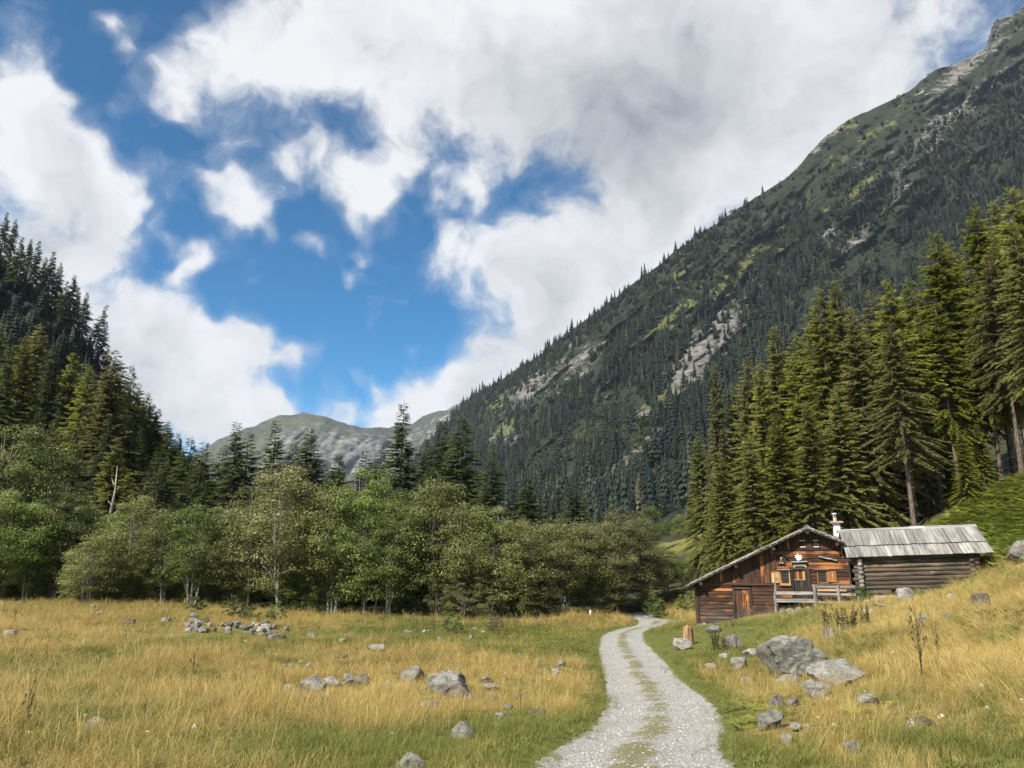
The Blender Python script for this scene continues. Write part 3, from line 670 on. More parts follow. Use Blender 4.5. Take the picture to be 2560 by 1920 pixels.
def make_alder(seed, H=12.0, R=3.4, stems=2, ncl=95, nleaf=175, low=.22, mname='alder', leaf=.145, bare=True, stem_r=.11):
    g = np.random.default_rng(seed); rs = random.Random(seed)
    tr = MB(); ends = []
    for i in range(stems):
        a = rs.uniform(0, 6.28); sp = rs.uniform(.02, .13) * H
        bx, by = .25*i*math.cos(a), .25*i*math.sin(a)
        n = 9; pts = []
        for k in range(n):
            f = k / (n-1); pts.append((bx + sp*f*math.cos(a) + .14*math.sin(5*f+seed+i), by + sp*f*math.sin(a) + .14*math.cos(4*f+seed), -.4 + f*(H*rs.uniform(.86,.9)+.4)))
        tr.tube(pts, [stem_r*H/12*(1.25 if k == 0 else 1)*(1 - .85*k/(n-1)) for k in range(n)], 6, False); ends.append(pts)
    B, N, VV = [], [], []
    cz, rz = (low + 1) * .5 * H, (1 - low) * .5 * H
    for i in range(ncl):
        d = g.normal(0, 1, 3); d /= np.linalg.norm(d); q = g.uniform(.25, 1) ** .45
        taperz = 1 - .32*max(0, d[2])
        c = np.array([d[0]*R*q*taperz, d[1]*R*q*taperz, cz + d[2]*rz*q*.97])
        c[:2] *= 1 + .28*math.sin(3*math.atan2(d[1], d[0]) + seed) * (1 - abs(d[2]))
        cr = H * g.uniform(.045, .095); m = int(nleaf * g.uniform(.6, 1.3))
        o = g.normal(0, 1, (m, 3)); o /= np.linalg.norm(o, axis=1)[:, None]; rr = g.uniform(.15, 1, m) ** .5
        o2 = o * (rr*cr)[:, None] * np.array([1.25, 1.25, .62]); o2[:, 2] -= .25*cr*(o[:, 0]**2 + o[:, 1]**2)
        B.append(c + o2); N.append(norm(o*.7 + np.array([0, 0, .8]) + g.normal(0, .45, (m, 3))))
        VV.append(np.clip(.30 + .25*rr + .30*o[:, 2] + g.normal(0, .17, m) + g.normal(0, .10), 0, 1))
        if i % 2 == 0:
            st = ends[i % stems]; k = max(1, min(len(st)-1, int(len(st)*(c[2]/H)*.72))); p0 = Vector(st[k]); p1 = Vector(c)
            md = (p0 + p1)/2 + Vector((0, 0, .12*H*rs.uniform(0, .6)))
            tr.tube([p0, md, p1], [.035*H/12, .022*H/12, .007], 3, False)
    B = np.concatenate(B); N = np.concatenate(N); n = len(B)
    d = norm(np.cross(N, g.normal(0, 1, (n, 3)))); d[:, 2] -= .25; d = norm(d); sd = norm(np.cross(N, d))
    l = leaf * g.uniform(.7, 1.35, n)
    V, F = rhombi(B, d, sd, l, l*.72, .15)
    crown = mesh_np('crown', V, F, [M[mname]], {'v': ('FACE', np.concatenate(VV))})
    return tr.mesh('trunk', M['alder_bark'], True), crown, H

SPR = {
 'full': [make_spruce(s, 25, .04, 4.6, .36, 7, 1.15, mname='spruce', taper=.85, tw=1.1) for s in (1, 2, 3)],
 'high': [make_spruce(s, 27, .34, 4.2, .38, 7, 1.15, dead=True, mname='spruce', taper=.85, tw=1.1) for s in (4, 5)],
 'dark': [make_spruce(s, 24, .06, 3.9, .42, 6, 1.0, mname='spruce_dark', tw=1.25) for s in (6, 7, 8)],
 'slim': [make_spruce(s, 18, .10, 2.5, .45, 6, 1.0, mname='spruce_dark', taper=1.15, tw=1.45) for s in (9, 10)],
}
ALY = [make_alder(26+i, 12, 4.2, 3, low=-.02, ncl=125, nleaf=150, leaf=.20) for i in range(2)]
ALD = [make_alder(20, 12, 3.5, 2, low=.13, ncl=115), make_alder(21, 12, 3.1, 3, low=.16, ncl=105), make_alder(22, 12, 3.7, 2, ncl=125, low=.10), make_alder(23, 12, 2.9, 2, ncl=100, low=.14), make_alder(24, 12, 3.3, 3, low=.06, ncl=125)]
SHR = [make_alder(30+i, 3.0, 1.5, 4, ncl=55, nleaf=70, low=.02, mname='shrub', leaf=.12, stem_r=.05) for i in range(2)]

def copy_tree(proto, name, label, cat, loc, s, sxy, rz, group, tilt=(0, 0), base_name='trunk', leaf_name='crown'):
    e = thing(name, label, cat, loc, rz, group)
    e.rotation_euler = (tilt[0], tilt[1], rz); e.scale = (s*sxy, s*sxy, s)
    link(base_name, proto[0], e); link(leaf_name, proto[1], e)
    return e
ORD = ['first','second','third','fourth','fifth','sixth','seventh','eighth','ninth','tenth','eleventh','twelfth','thirteenth','fourteenth','fifteenth','sixteenth','seventeenth','eighteenth','nineteenth','twentieth']
def by_top(px, py, Y, dz=0.0):
    x, y, zt = P(px, py, Y); zb = gz(x, y) - .1; return (x, y, zb), zt - zb
taken = []
def plant(kind, k, px, py, Y, name, label, cat, group, sxy=1.0, tilt=(0, 0)):
    proto = (SPR[kind] if isinstance(kind, str) else kind); proto = proto[k % len(proto)]
    loc, H = by_top(px, py, Y); s = H / proto[2]
    # a taller tree is not proportionally wider
    w = sxy * (proto[2] / H) ** .35
    taken.append((loc[0], loc[1]))
    return copy_tree(proto, name, label, cat, loc, s, w, random.uniform(0, 6.28), group, tilt)

# grove of tall spruces behind the two huts (skyline trees named one by one, from left to right)
grove = [(1745,1080,96,'full',.8),(1785,905,88,'full',.62),(1830,960,90,'full',.8),(1864,889,86,'full',.9),(1900,900,80,'full',.9),(1936,812,84,'full',.95),(1987,828,80,'full',.95),(2046,718,76,'full',1.0),(2087,697,80,'full',.95),
         (2130,760,73,'full',.95),(2174,725,79,'full',.9),(2217,695,73,'high',1.0),(2269,690,78,'full',.95),(2335,577,76,'high',1.0),(2372,600,82,'high',1.0),(2432,510,77,'high',1.05),(2480,500,83,'high',1.0),(2525,465,75,'high',1.05),(2575,430,80,'high',1.05)]
for i, (px, py, Y, kd, sx) in enumerate(grove):
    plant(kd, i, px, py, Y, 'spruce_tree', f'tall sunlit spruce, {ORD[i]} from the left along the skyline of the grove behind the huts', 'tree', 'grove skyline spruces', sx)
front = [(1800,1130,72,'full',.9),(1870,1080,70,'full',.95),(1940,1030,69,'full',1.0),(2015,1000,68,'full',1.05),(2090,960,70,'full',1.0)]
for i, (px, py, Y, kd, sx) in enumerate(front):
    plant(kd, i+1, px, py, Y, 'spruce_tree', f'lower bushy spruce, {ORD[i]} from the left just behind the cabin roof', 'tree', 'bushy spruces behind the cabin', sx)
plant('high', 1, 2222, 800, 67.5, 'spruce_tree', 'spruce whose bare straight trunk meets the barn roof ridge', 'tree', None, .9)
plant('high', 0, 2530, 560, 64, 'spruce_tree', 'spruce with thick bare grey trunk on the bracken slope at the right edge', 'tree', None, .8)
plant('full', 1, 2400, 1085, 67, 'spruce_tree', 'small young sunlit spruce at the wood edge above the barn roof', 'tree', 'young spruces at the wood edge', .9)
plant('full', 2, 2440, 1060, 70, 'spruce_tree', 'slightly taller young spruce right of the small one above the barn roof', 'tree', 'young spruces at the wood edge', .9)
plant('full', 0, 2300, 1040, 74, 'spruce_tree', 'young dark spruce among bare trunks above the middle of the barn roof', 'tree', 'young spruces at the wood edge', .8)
g = np.random.default_rng(77)
for i in range(70):       # the shaded depth of the grove
    px = g.uniform(1860, 2760) if i % 3 else g.uniform(2280, 2760); Y = g.uniform(84, 112) if px < 2200 else g.uniform(70, 110)
    top = np.interp(px, [1800,1936,2046,2217,2335,2432,2575,2700], [1000,880,790,760,670,590,510,470]) + g.uniform(10, 120)
    plant('high' if px > 2180 else 'full', i, px, top, Y, 'spruce_tree', 'spruce in the shaded depth of the grove, ' + ['behind the cabin gable', 'between chimney and barn roof', 'above the right half of the barn roof', 'near the right edge of the picture'][int(np.digitize(px, [2090, 2270, 2440]))], 'tree', 'grove spruces part %d' % np.digitize(px, [2090, 2270, 2440]), .9)

# spruces that rise above the alders
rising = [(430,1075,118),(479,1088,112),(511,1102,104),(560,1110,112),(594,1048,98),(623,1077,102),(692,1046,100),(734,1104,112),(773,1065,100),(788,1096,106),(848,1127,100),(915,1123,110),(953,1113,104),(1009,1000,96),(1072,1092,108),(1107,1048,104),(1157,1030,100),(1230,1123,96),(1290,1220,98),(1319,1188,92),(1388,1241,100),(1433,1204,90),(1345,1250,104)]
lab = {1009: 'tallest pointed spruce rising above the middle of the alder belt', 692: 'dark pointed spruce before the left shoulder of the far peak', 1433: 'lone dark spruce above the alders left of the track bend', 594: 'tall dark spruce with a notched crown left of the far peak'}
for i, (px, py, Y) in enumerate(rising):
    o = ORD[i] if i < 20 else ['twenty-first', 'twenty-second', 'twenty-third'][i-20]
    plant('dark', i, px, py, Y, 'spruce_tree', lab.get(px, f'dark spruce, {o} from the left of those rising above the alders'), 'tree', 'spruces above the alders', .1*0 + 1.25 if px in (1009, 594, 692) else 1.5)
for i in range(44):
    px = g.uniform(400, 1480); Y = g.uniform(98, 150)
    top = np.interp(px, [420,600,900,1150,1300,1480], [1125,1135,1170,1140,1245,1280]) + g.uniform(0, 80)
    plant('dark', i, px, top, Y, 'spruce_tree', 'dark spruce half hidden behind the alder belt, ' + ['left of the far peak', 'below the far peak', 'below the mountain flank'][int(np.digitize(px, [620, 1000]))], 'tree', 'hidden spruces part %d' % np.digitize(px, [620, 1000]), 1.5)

# forest at the left edge
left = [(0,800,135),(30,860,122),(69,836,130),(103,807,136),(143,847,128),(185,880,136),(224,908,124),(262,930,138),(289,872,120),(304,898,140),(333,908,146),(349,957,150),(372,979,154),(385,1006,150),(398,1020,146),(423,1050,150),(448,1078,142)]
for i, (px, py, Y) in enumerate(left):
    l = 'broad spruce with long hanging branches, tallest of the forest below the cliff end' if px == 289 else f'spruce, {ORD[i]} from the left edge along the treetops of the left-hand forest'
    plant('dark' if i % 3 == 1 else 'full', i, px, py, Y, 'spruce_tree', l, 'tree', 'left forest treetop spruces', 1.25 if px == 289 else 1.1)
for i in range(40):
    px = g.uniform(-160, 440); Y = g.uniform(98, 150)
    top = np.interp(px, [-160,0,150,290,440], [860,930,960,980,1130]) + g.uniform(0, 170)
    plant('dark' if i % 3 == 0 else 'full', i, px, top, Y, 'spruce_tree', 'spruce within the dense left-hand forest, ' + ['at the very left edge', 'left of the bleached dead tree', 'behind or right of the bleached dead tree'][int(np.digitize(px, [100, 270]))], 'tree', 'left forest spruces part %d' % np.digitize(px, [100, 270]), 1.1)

# trees clinging to the cliff edge, against the sky
edge = [(5,534,0),(22,531,0),(43,554,0),(66,600,0),(85,587,0),(105,640,0),(121,637,0),(136,648,0),(155,700,0),(173,686,0),(186,692,0),(205,720,0),(228,697,.22),(248,805,.1),(264,854,0),(282,905,0),(-30,520,0),(-70,500,0)]
Lsil_x = np.array([s[0] for s in L_SIL]); 
for i, (px, py, tl) in enumerate(edge):
    k = int(np.argmin(np.abs(pxl - (px - 4)))); b = L_V[-1 - (i % 3)*3, k]; zt = EYE + ray(px, py)[1]*b[1]
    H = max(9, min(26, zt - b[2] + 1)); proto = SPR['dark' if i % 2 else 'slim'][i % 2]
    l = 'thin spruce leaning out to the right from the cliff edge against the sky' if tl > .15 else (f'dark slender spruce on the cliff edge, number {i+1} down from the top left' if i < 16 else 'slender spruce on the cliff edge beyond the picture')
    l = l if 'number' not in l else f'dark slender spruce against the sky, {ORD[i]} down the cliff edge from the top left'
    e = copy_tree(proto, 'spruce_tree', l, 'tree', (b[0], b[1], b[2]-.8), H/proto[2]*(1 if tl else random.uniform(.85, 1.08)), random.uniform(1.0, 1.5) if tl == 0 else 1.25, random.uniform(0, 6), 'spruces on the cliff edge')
    if tl: e.rotation_euler = (0, tl, 0)

# ------------------------------------------------------------------ alder belt
ald = [(-60,1090,84,1.1),(45,1082,80,1.1),(122,1068,82,1.0),(20,1250,76,1.1),(100,1240,77,1.0),(165,1215,79,.9),(244,1340,74,1.25),(300,1290,80,1.0),(360,1250,78,1.1),(430,1262,76,1.05),(506,1254,74,1.15),(590,1270,76,1.0),(640,1225,74,1.0),(723,1159,71,1.2),(790,1240,72,1.0),(850,1200,70,1.15),
       (930,1190,70,1.0),(985,1260,68,1.0),(1040,1240,70,1.0),(1103,1200,68,1.1),(1165,1260,67,1.05),(1225,1290,66,1.0),(1280,1300,68,1.05),(1327,1297,66,1.1),(1395,1320,68,1.1),(1450,1325,70,1.05),(1502,1310,71,1.1),(1551,1297,74,1.15),(1612,1340,76,1.1),(1660,1385,79,1.1),(1705,1410,84,1.1)]
nice = {45: 'tall pale alder at the left edge of the meadow', 244: 'low broad alder bulging forward at the left of the alder belt', 723: 'highest round-topped alder in the left half of the belt', 1103: 'tall alder with curved white stems in the middle of the belt', 1551: 'grey-green alder above the bend of the gravel track', 1705: 'low alder next to the left roof corner of the cabin'}
for i, (px, py, Y, sx) in enumerate(ald):
    words = ORD[i] if i < 20 else ['twenty-first','twenty-second','twenty-third','twenty-fourth','twenty-fifth','twenty-sixth','twenty-seventh','twenty-eighth','twenty-ninth','thirtieth','thirty-first'][i-20]
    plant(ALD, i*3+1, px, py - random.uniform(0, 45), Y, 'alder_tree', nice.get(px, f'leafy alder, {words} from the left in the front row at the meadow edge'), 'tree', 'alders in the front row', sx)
for i in range(48):
    px = g.uniform(-150, 1760); Y = g.uniform(78, 96)
    top = np.interp(px, [-150,100,300,700,1100,1400,1760], [1110,1130,1290,1215,1240,1325,1405]) + g.uniform(0, 60)
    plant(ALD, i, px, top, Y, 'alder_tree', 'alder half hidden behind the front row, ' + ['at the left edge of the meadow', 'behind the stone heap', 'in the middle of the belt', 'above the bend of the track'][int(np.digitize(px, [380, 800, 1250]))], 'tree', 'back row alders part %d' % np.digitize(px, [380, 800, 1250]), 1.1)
for i in range(44):       # thin shaded stems inside the belt's foot
    px = g.uniform(0, 1650); Y = np.interp(px, [0,500,900,1300,1650], [78,77,69,65,72]) + g.uniform(-1, 3)
    plant(ALY, i+2, px, np.interp(px, [0,500,900,1300,1650],[1350,1390,1370,1400,1430]) + g.uniform(0, 60), Y, 'alder_tree', 'bushy young alder under the taller alders, ' + ['at the left edge of the meadow', 'behind the stone heap', 'in the middle of the belt', 'left of the track bend'][int(np.digitize(px, [380, 800, 1250]))], 'tree', 'young alders part %d' % np.digitize(px, [380, 800, 1250]), .8)
shr = [(585,1545,.9,'round dark shrub at the wood edge behind the stone heap'),(625,1556,.7,'low yellow-green shrub right of the stone heap'),(690,1556,.8,'leafy shrub at the wood edge right of the stone heap'),(480,1535,.8,'shrub at the wood edge left of the stone heap'),(1130,1585,.75,'small bright green bush in the meadow before the alders'),(1240,1580,.6,'small bush beside the dried fireweed stalks'),(1720,1535,1.0,'bush against the left end wall of the cabin'),(2152,1508,.55,'low green bush between fence and barn corner'),(1640,1545,.9,'bush behind the grassy bank at the track bend'),(1560,1535,.8,'bush under the alders left of the track bend')]
for i, (px, py, h, l) in enumerate(shr):
    p = hit(px, py); copy_tree(SHR[i % 2], 'shrub', l, 'shrub', tuple(p), h/1.6, 1.15, i*1.3, 'shrubs', base_name='stem', leaf_name='foliage')
# distant clearing edge and slope foot: alder scrub and spruces between valley floor and mountain
for i in range(40):
    px = g.uniform(1380, 1790); Y = g.uniform(170, 330); x = ray(px, 1400)[0]*Y
    if 1640 < px < 1760 and Y < 290: continue
    z = gz(x, Y); h = g.uniform(9, 15); sp = g.uniform() < .45; pr = (SPR['dark'] if sp else ALD)[i % 3]
    copy_tree(pr, 'spruce_tree' if sp else 'alder_tree', 'distant spruce at the foot of the mountain slope beyond the alders' if sp else 'distant leafy tree at the foot of the mountain slope beyond the alders', 'tree', (x, Y, z-.3), (h*1.5 if sp else h)/pr[2], 1.1, i, 'distant spruces at the slope foot' if sp else 'distant leafy trees at the slope foot')
# bleached dead snag in front of the left forest
p = hit(295, 1500); loc, H = by_top(292, 1165, 84)
e = thing('dead_tree', 'bleached dead tree trunk with broken bare branches before the left forest', 'dead tree', loc)
MB().tube([(0,0,-.5),(.1,0,H*.3),(-.1,0,H*.62),(.15,0,H*.82),(.05,0,H)], [.24,.20,.16,.10,.03], 7).obj('trunk', M['deadwood'], e, True)
for (z, dx, dz) in [(.62,.9,1.3),(.7,-.8,1.2),(.8,.6,1.0),(.5,-1.1,.4),(.86,-.5,.8)]:
    MB().tube([(0,0,H*z),(dx*.6,.1,H*z+dz*.4),(dx,.2,H*z+dz)], [.08,.05,.015], 5, False).obj('branch', M['deadwood'], e)

# ------------------------------------------------------------------ mountain woods: far mass of conifers, one stuff object per slope
def low_spruce(seed, layers=8, per=7):
    g = np.random.default_rng(seed); V = []; 
    for l in range(layers):
        f = l / layers; z = .10 + .86*f; r = .20*(1 - f)**.9 + .015
        for k in range(per):
            a = 2*math.pi*(k + g.uniform(-.4, .4)) / per + l*.7; rr = r*g.uniform(.7, 1.25); hw = .5*g.uniform(.7, 1.1)
            V.append([(0, 0, z + .11), (rr*math.cos(a-hw)*.75, rr*math.sin(a-hw)*.75, z - .02), (rr*math.cos(a), rr*math.sin(a), z - .05 - .03*g.uniform())]); 
            V.append([(0, 0, z + .10), (rr*math.cos(a), rr*math.sin(a), z - .05), (rr*math.cos(a+hw)*.75, rr*math.sin(a+hw)*.75, z - .01)])
    V.append([(-.012,0,1.02),(.012,0,1.02),(0,.01,.8)])
    return np.array(V, float)
LOW = [low_spruce(s) for s in range(5)]
def far_wood(name, label, pos, hts, wid, seed):
    g = np.random.default_rng(seed); Vs = []; vs = []
    for k in range(5):
        idx = np.arange(k, len(pos), 5); T = LOW[k]; a = g.uniform(0, 6.28, len(idx)); c, s = np.cos(a), np.sin(a)
        t = T.reshape(-1, 3); H = hts[idx][:, None]; w = wid[idx][:, None]*H
        x = (t[None, :, 0]*c[:, None] - t[None, :, 1]*s[:, None])*w; y = (t[None, :, 0]*s[:, None] + t[None, :, 1]*c[:, None])*w; z = t[None, :, 2]*H
        V = np.stack([x, y, z], -1) + pos[idx][:, None, :]
        Vs.append(V.reshape(-1, 3))
        vs.append((np.clip(.38 + g.normal(0, .26, (len(idx), 1)) + g.normal(0, .12, (len(idx), len(T))), 0, 1)).ravel())
    V = np.concatenate(Vs); me = mesh_np(name, V, np.arange(len(V)).reshape(-1, 3), [M['wood_far']], {'v': ('FACE', np.concatenate(vs))})
    tag(link(name, me), label, 'forest', kind='stuff')
def scatter_sheet(Vg, px, py, n, dens, seed, rowpow=1.0):
    g = np.random.default_rng(seed); nr, nc = Vg.shape[:2]
    # world area of each cell -> even scatter on the slope
    A = np.linalg.norm(np.cross(Vg[1:, :-1]-Vg[:-1, :-1], Vg[:-1, 1:]-Vg[:-1, :-1]), axis=-1)
    w = (A * dens[:-1, :-1]).ravel(); w /= w.sum(); c = g.choice(len(w), n, p=w); i, j = np.divmod(c, nc-1)
    u, v = g.uniform(0, 1, (2, n)); q = lambda a: (a[i, j]*(1-u)*(1-v) + a[i+1, j]*u*(1-v) + a[i, j+1]*(1-u)*v + a[i+1, j+1]*u*v)
    return np.stack([q(Vg[..., k]) for k in range(3)], 1), q(px), q(py)
open_ = np.clip(1.25*blobsum(R_px, R_py, R_GRASS) + .95*blobsum(R_px, R_py, R_ROCK), 0, 1)
pat = .5 + .75*strata(R_px, R_py, 60, .006, .016) + .5*(fbm(R_px*.012, R_py*.008, 4, 59) - .5)
dens = np.clip(1.1 - 1.05*open_, 0.06, 1) * (.06 + .94*sstep(.40, .54, pat)) * (1 - .95*alpine(R_px, R_py)) + .03*(1-open_)
_sil = np.interp(R_px, [q[0] for q in R_SIL], [q[1] for q in R_SIL]); dens = dens + .8*(1 - sstep(20, 70, R_py - _sil))*np.clip((1980 - R_px)/250, 0, 1)
dens = dens * np.where(R_px > 2620, .35, 1) * np.interp(R_V[..., 1], [250, 600, 1400], [1.5, 1.2, .8])
pos, qx, qy = scatter_sheet(R_V, R_px, R_py, 18000, dens, 61)
gg_ = np.random.default_rng(62); hts = np.clip(gg_.lognormal(2.72, .38, len(pos)), 5, 32) * np.clip(1.25 - pos[:, 2]/900*.55, .55, 1.2)
far_wood('mountain_wood', 'dark conifer wood covering the high mountain flank on the right', pos - [0, 0, .8], hts, gg_.uniform(.75, 1.65, len(pos)) * np.clip(14/hts, .75, 1.3), 63)
# leafy scrub and green alder on the open parts of the flank
pat2 = fbm(R_px*.02 - R_py*.004, R_py*.012, 4, 160)
dens = (.15 + sstep(.45, .6, pat2)) * (1 - .7*alpine(R_px, R_py)) * np.where(R_px > 2620, .3, 1) * np.interp(R_V[..., 1], [250, 600, 1400], [1.6, 1.2, .8])
pos, qx, qy = scatter_sheet(R_V, R_px, R_py, 11000, dens, 161)
gq = np.random.default_rng(162); nT = 26; hq = gq.lognormal(1.35, .4, len(pos)); 
cc = gq.normal(0, 1, (len(pos), nT, 3)); cc /= np.linalg.norm(cc, axis=-1, keepdims=True); cc[..., 2] = np.abs(cc[..., 2])*.8 + .05
ctr = pos[:, None, :] + cc * hq[:, None, None] * np.array([.75, .75, 1.0])
tri = ctr[:, :, None, :] + gq.normal(0, .24, (len(pos), nT, 3, 3)) * hq[:, None, None, None]
me = mesh_np('mountain_scrub', tri.reshape(-1, 3), np.arange(tri.size//3).reshape(-1, 3), [M['scrub_far']], {'v': ('FACE', np.clip(gq.uniform(0, 1, (len(pos), 1)) + gq.normal(0, .12, (len(pos), nT)), 0, 1).ravel())})
tag(link('mountain_scrub', me), 'leafy green scrub in the openings of the mountain flank', 'scrub', kind='stuff')
dens = sstep(.38, .55, fbm(L_px*.02, L_py*.02, 3, 66)) * np.where(L_px < -150, .25, 1) + .12
pos, qx, qy = scatter_sheet(L_V, L_px, L_py, 2000, dens, 67)
gg_ = np.random.default_rng(68); hts = gg_.uniform(6, 15, len(pos))
far_wood('cliff_wood', 'dark conifers scattered on the steep cliff at the left', pos - [0, 0, .6], hts, gg_.uniform(1.0, 1.3, len(pos)), 69)

# ------------------------------------------------------------------ the cabin
BS = 52.0 / 47.0
def building(name, label, cat):
    e = thing(name, label, cat, CABIN_O, -TH); e.scale = (BS, BS, BS); return e
cabin = building('cabin', 'sunburnt timber alpine hut with wide gable front and white chimney', 'hut')
def roof_z(x, drop=0.0):
    return (5.49 - .469*(6.38 - x) if x < 6.38 else 5.49 - .433*(x - 6.38)) - drop
def cut(x0, x1, z0, z1, openings):
    """x intervals of a row left over by the openings"""
    iv = [(x0, x1)]
    for a, b, c, d in openings:
        if d <= z0 + .04 or c >= z1 - .04: continue
        nv = []
        for p, q in iv:
            if b <= p or a >= q: nv.append((p, q)); continue
            if a - p > .06: nv.append((p, a))
            if q - b > .06: nv.append((b, q))
        iv = nv
    return iv
low_open = [(2.06, 3.16, .3, 2.14)]
z = .10
while z < 2.18:
    h = random.uniform(.17, .23); z1 = min(z + h, 2.2)
    for a, b in cut(.16, 4.44, z, z1, low_open):
        y = random.uniform(-.012, .012)
        MB().rough_box(a, b, y, y+.15, z+.006, z1-.006, .007, 'x', 6).obj('log', M['log_x'], cabin)
    z = z1
MB().rough_box(.05, 4.5, -.06, .15, 2.206, 2.37, .008, 'x', 8).obj('beam', M['log_x'], cabin)
up_open = [(5.33, 6.41, 1.2, 3.15), (4.74, 5.31, 2.26, 3.08), (6.72, 7.30, 2.33, 3.08)]
z = .95
while z < 4.15:
    h = random.uniform(.17, .23); z1 = min(z + h, 4.19)
    for a, b in cut(4.47, 8.46 if z < 3.85 else 8.16, z, z1, up_open):
        if b > 8 and z1 > roof_z(b, .2): b = 8.1
        y = random.uniform(-.012, .012)
        MB().rough_box(a, b, y, y+.15, z+.006, z1-.006, .007, 'x', 6).obj('log', M['log_x'], cabin)
    z = z1
MB().rough_box(4.4, 8.2, -.03, .12, 4.195, 4.27, .005, 'x', 6).obj('beam', M['frame_x'], cabin)
def vboard(x0, x1, z0, y0=-.01, m='board_z'):
    za, zb = roof_z(x0, .17), roof_z(x1, .17)
    if min(za, zb) < z0 + .05: 
        if max(za, zb) < z0 + .08: return
        za, zb = max(za, z0+.02), max(zb, z0+.02)
    poly = [(x0+.005, z0), (x1-.005, z0), (x1-.005, zb), (x0+.005, za)]
    if x0 < 6.38 < x1: poly.insert(3, (6.38, roof_z(6.38, .17)))
    y = y0 + random.uniform(-.012, .006)
    MB().prism(poly, y, y+.035).obj('board', M[m], cabin)
x = .30
while x < 4.5:
    w = random.uniform(.13, .22); vboard(x, min(x+w, 4.56), 2.375); x += w
x = 4.56
while x < 8.14:
    w = random.uniform(.14, .22); x1 = min(x+w, 8.16)
    if not (x < 4.6): vboard(x, x1, 4.275, -.02)
    x += w
# near-black shell closing the walls; the interior's gloom is painted into its colour
shell = [(.1, -.2), (8.4, -.2), (8.4, 3.8), (8.12, 3.9), (8.12, roof_z(8.12, .2)), (6.38, roof_z(6.38, .2)), (.1, roof_z(.1, .22))]
MB().prism(shell, .20, .26).obj('gloom_sheet', M['gloom'], cabin)
MB().prism(shell, 6.9, 7.0).obj('back_wall', M['board_dark'], cabin)
for i in range(11):
    z = -.12 + i*.21
    MB().rough_box(-.02 + random.uniform(-.01, .01), .14, .2, 7.0, z+.005, z+.205, .008, 'y', 5).obj('log', M['barn_log'], cabin)
MB().box(8.41, 8.47, .21, 7.0, -.1, 3.6).obj('side_wall', M['board_dark'], cabin)
MB().rough_box(-.06, .15, -.07, .18, -.06, 2.42, .012, 'z', 7).obj('corner_post', M['frame_z'], cabin)
MB().rough_box(4.37, 4.52, -.06, .12, .75, 2.2, .012, 'z', 6).obj('corner_post', M['frame_z'], cabin)
MB().rough_box(4.50, 4.60, -.05, .05, 2.375, 3.95, .008, 'z', 6).obj('trim_board', M['board_dark'], cabin)
MB().rough_box(8.42, 8.52, -.05, .10, 1.2, 3.75, .006, 'z', 6).obj('trim_board', M['frame_z'], cabin)
MB().rough_box(8.15, 8.21, -.05, .06, 3.75, 4.52, .005, 'z', 4).obj('trim_board', M['grey_z'], cabin)
# purlin ends under the gable
for px_ in (.35, 2.4, 4.5, 6.38, 7.9):
    zz = roof_z(px_, .25)
    MB().rough_box(px_-.09, px_+.09, -.62, .3, zz-.17, zz, .008, 'y', 3).obj('purlin', M['frame_z'], cabin)
# roof: overlapping courses of silver-grey boards
def roof_course(xa, xb, lift, sgn):
    n = 11; ys = np.linspace(-.70, 7.3, n+1)
    for k in range(n):
        j = random.uniform(-.03, .03); za, zb = roof_z(xa) + lift, roof_z(xb) + lift - .012
        t = .042; y0, y1 = ys[k]+.004, ys[k+1]-.004
        za += random.uniform(-.008, .008)
        MB().add([(xa+j,y0,za-t),(xb,y0,zb-t),(xb,y1,zb-t),(xa+j,y1,za-t),(xa+j,y0,za),(xb,y0,zb),(xb,y1,zb),(xa+j,y1,za)],
                 [(0,3,2,1),(4,5,6,7),(0,1,5,4),(1,2,6,5),(2,3,7,6),(3,0,4,7)]).obj('roof_board', M['roof_board_x'], cabin)
nL = 9; xl = np.linspace(-.62, 6.40, nL+1)
for k in range(nL): roof_course(xl[k], xl[k+1] + .30*(k < nL-1), -.02 + .0*k, 1)
for k in range(nL): # second layer, shifted by half a course
    a = xl[k] + .34; roof_course(a, min(a + .80, 6.44), .028, 1)
xr = [8.30, 7.72, 7.05, 6.36]
for k in range(3): roof_course(xr[k], xr[k+1] - (.2 if k < 2 else -.02), -.02, -1)
for k in range(3): roof_course(xr[k] - .3, max(xr[k] - .95, 6.34), .028, -1)
for k in range(7):
    y0 = -.72 + k*1.15
    MB().prism([(6.20, 5.44), (6.38, 5.545), (6.56, 5.45), (6.56, 5.485), (6.38, 5.585), (6.20, 5.475)], y0, y0+1.12).obj('ridge_board', M['roof_board'], cabin)
for a, b in (((-.60, roof_z(-.60)-.14), (6.36, roof_z(6.36)-.14)), ((6.40, roof_z(6.40)-.14), (8.28, roof_z(8.28)-.14))):
    MB().add([(a[0],-.66,a[1]-.05),(b[0],-.66,b[1]-.05),(b[0],-.60,b[1]-.05),(a[0],-.60,a[1]-.05),(a[0],-.66,a[1]+.045),(b[0],-.66,b[1]+.045),(b[0],-.60,b[1]+.045),(a[0],-.60,a[1]+.045)],
             [(0,3,2,1),(4,5,6,7),(0,1,5,4),(1,2,6,5),(2,3,7,6),(3,0,4,7)]).obj('verge_board', M['frame_x'], cabin)
for k in range(26):      # little ends of battens under the verge
    xx = -.35 + k*.335
    if xx > 8.2: break
    zz = roof_z(xx, .062)
    MB().box(xx-.05, xx+.05, -.69, 7.1, zz-.055, zz-.002).obj('batten', M['grey_z'], cabin)
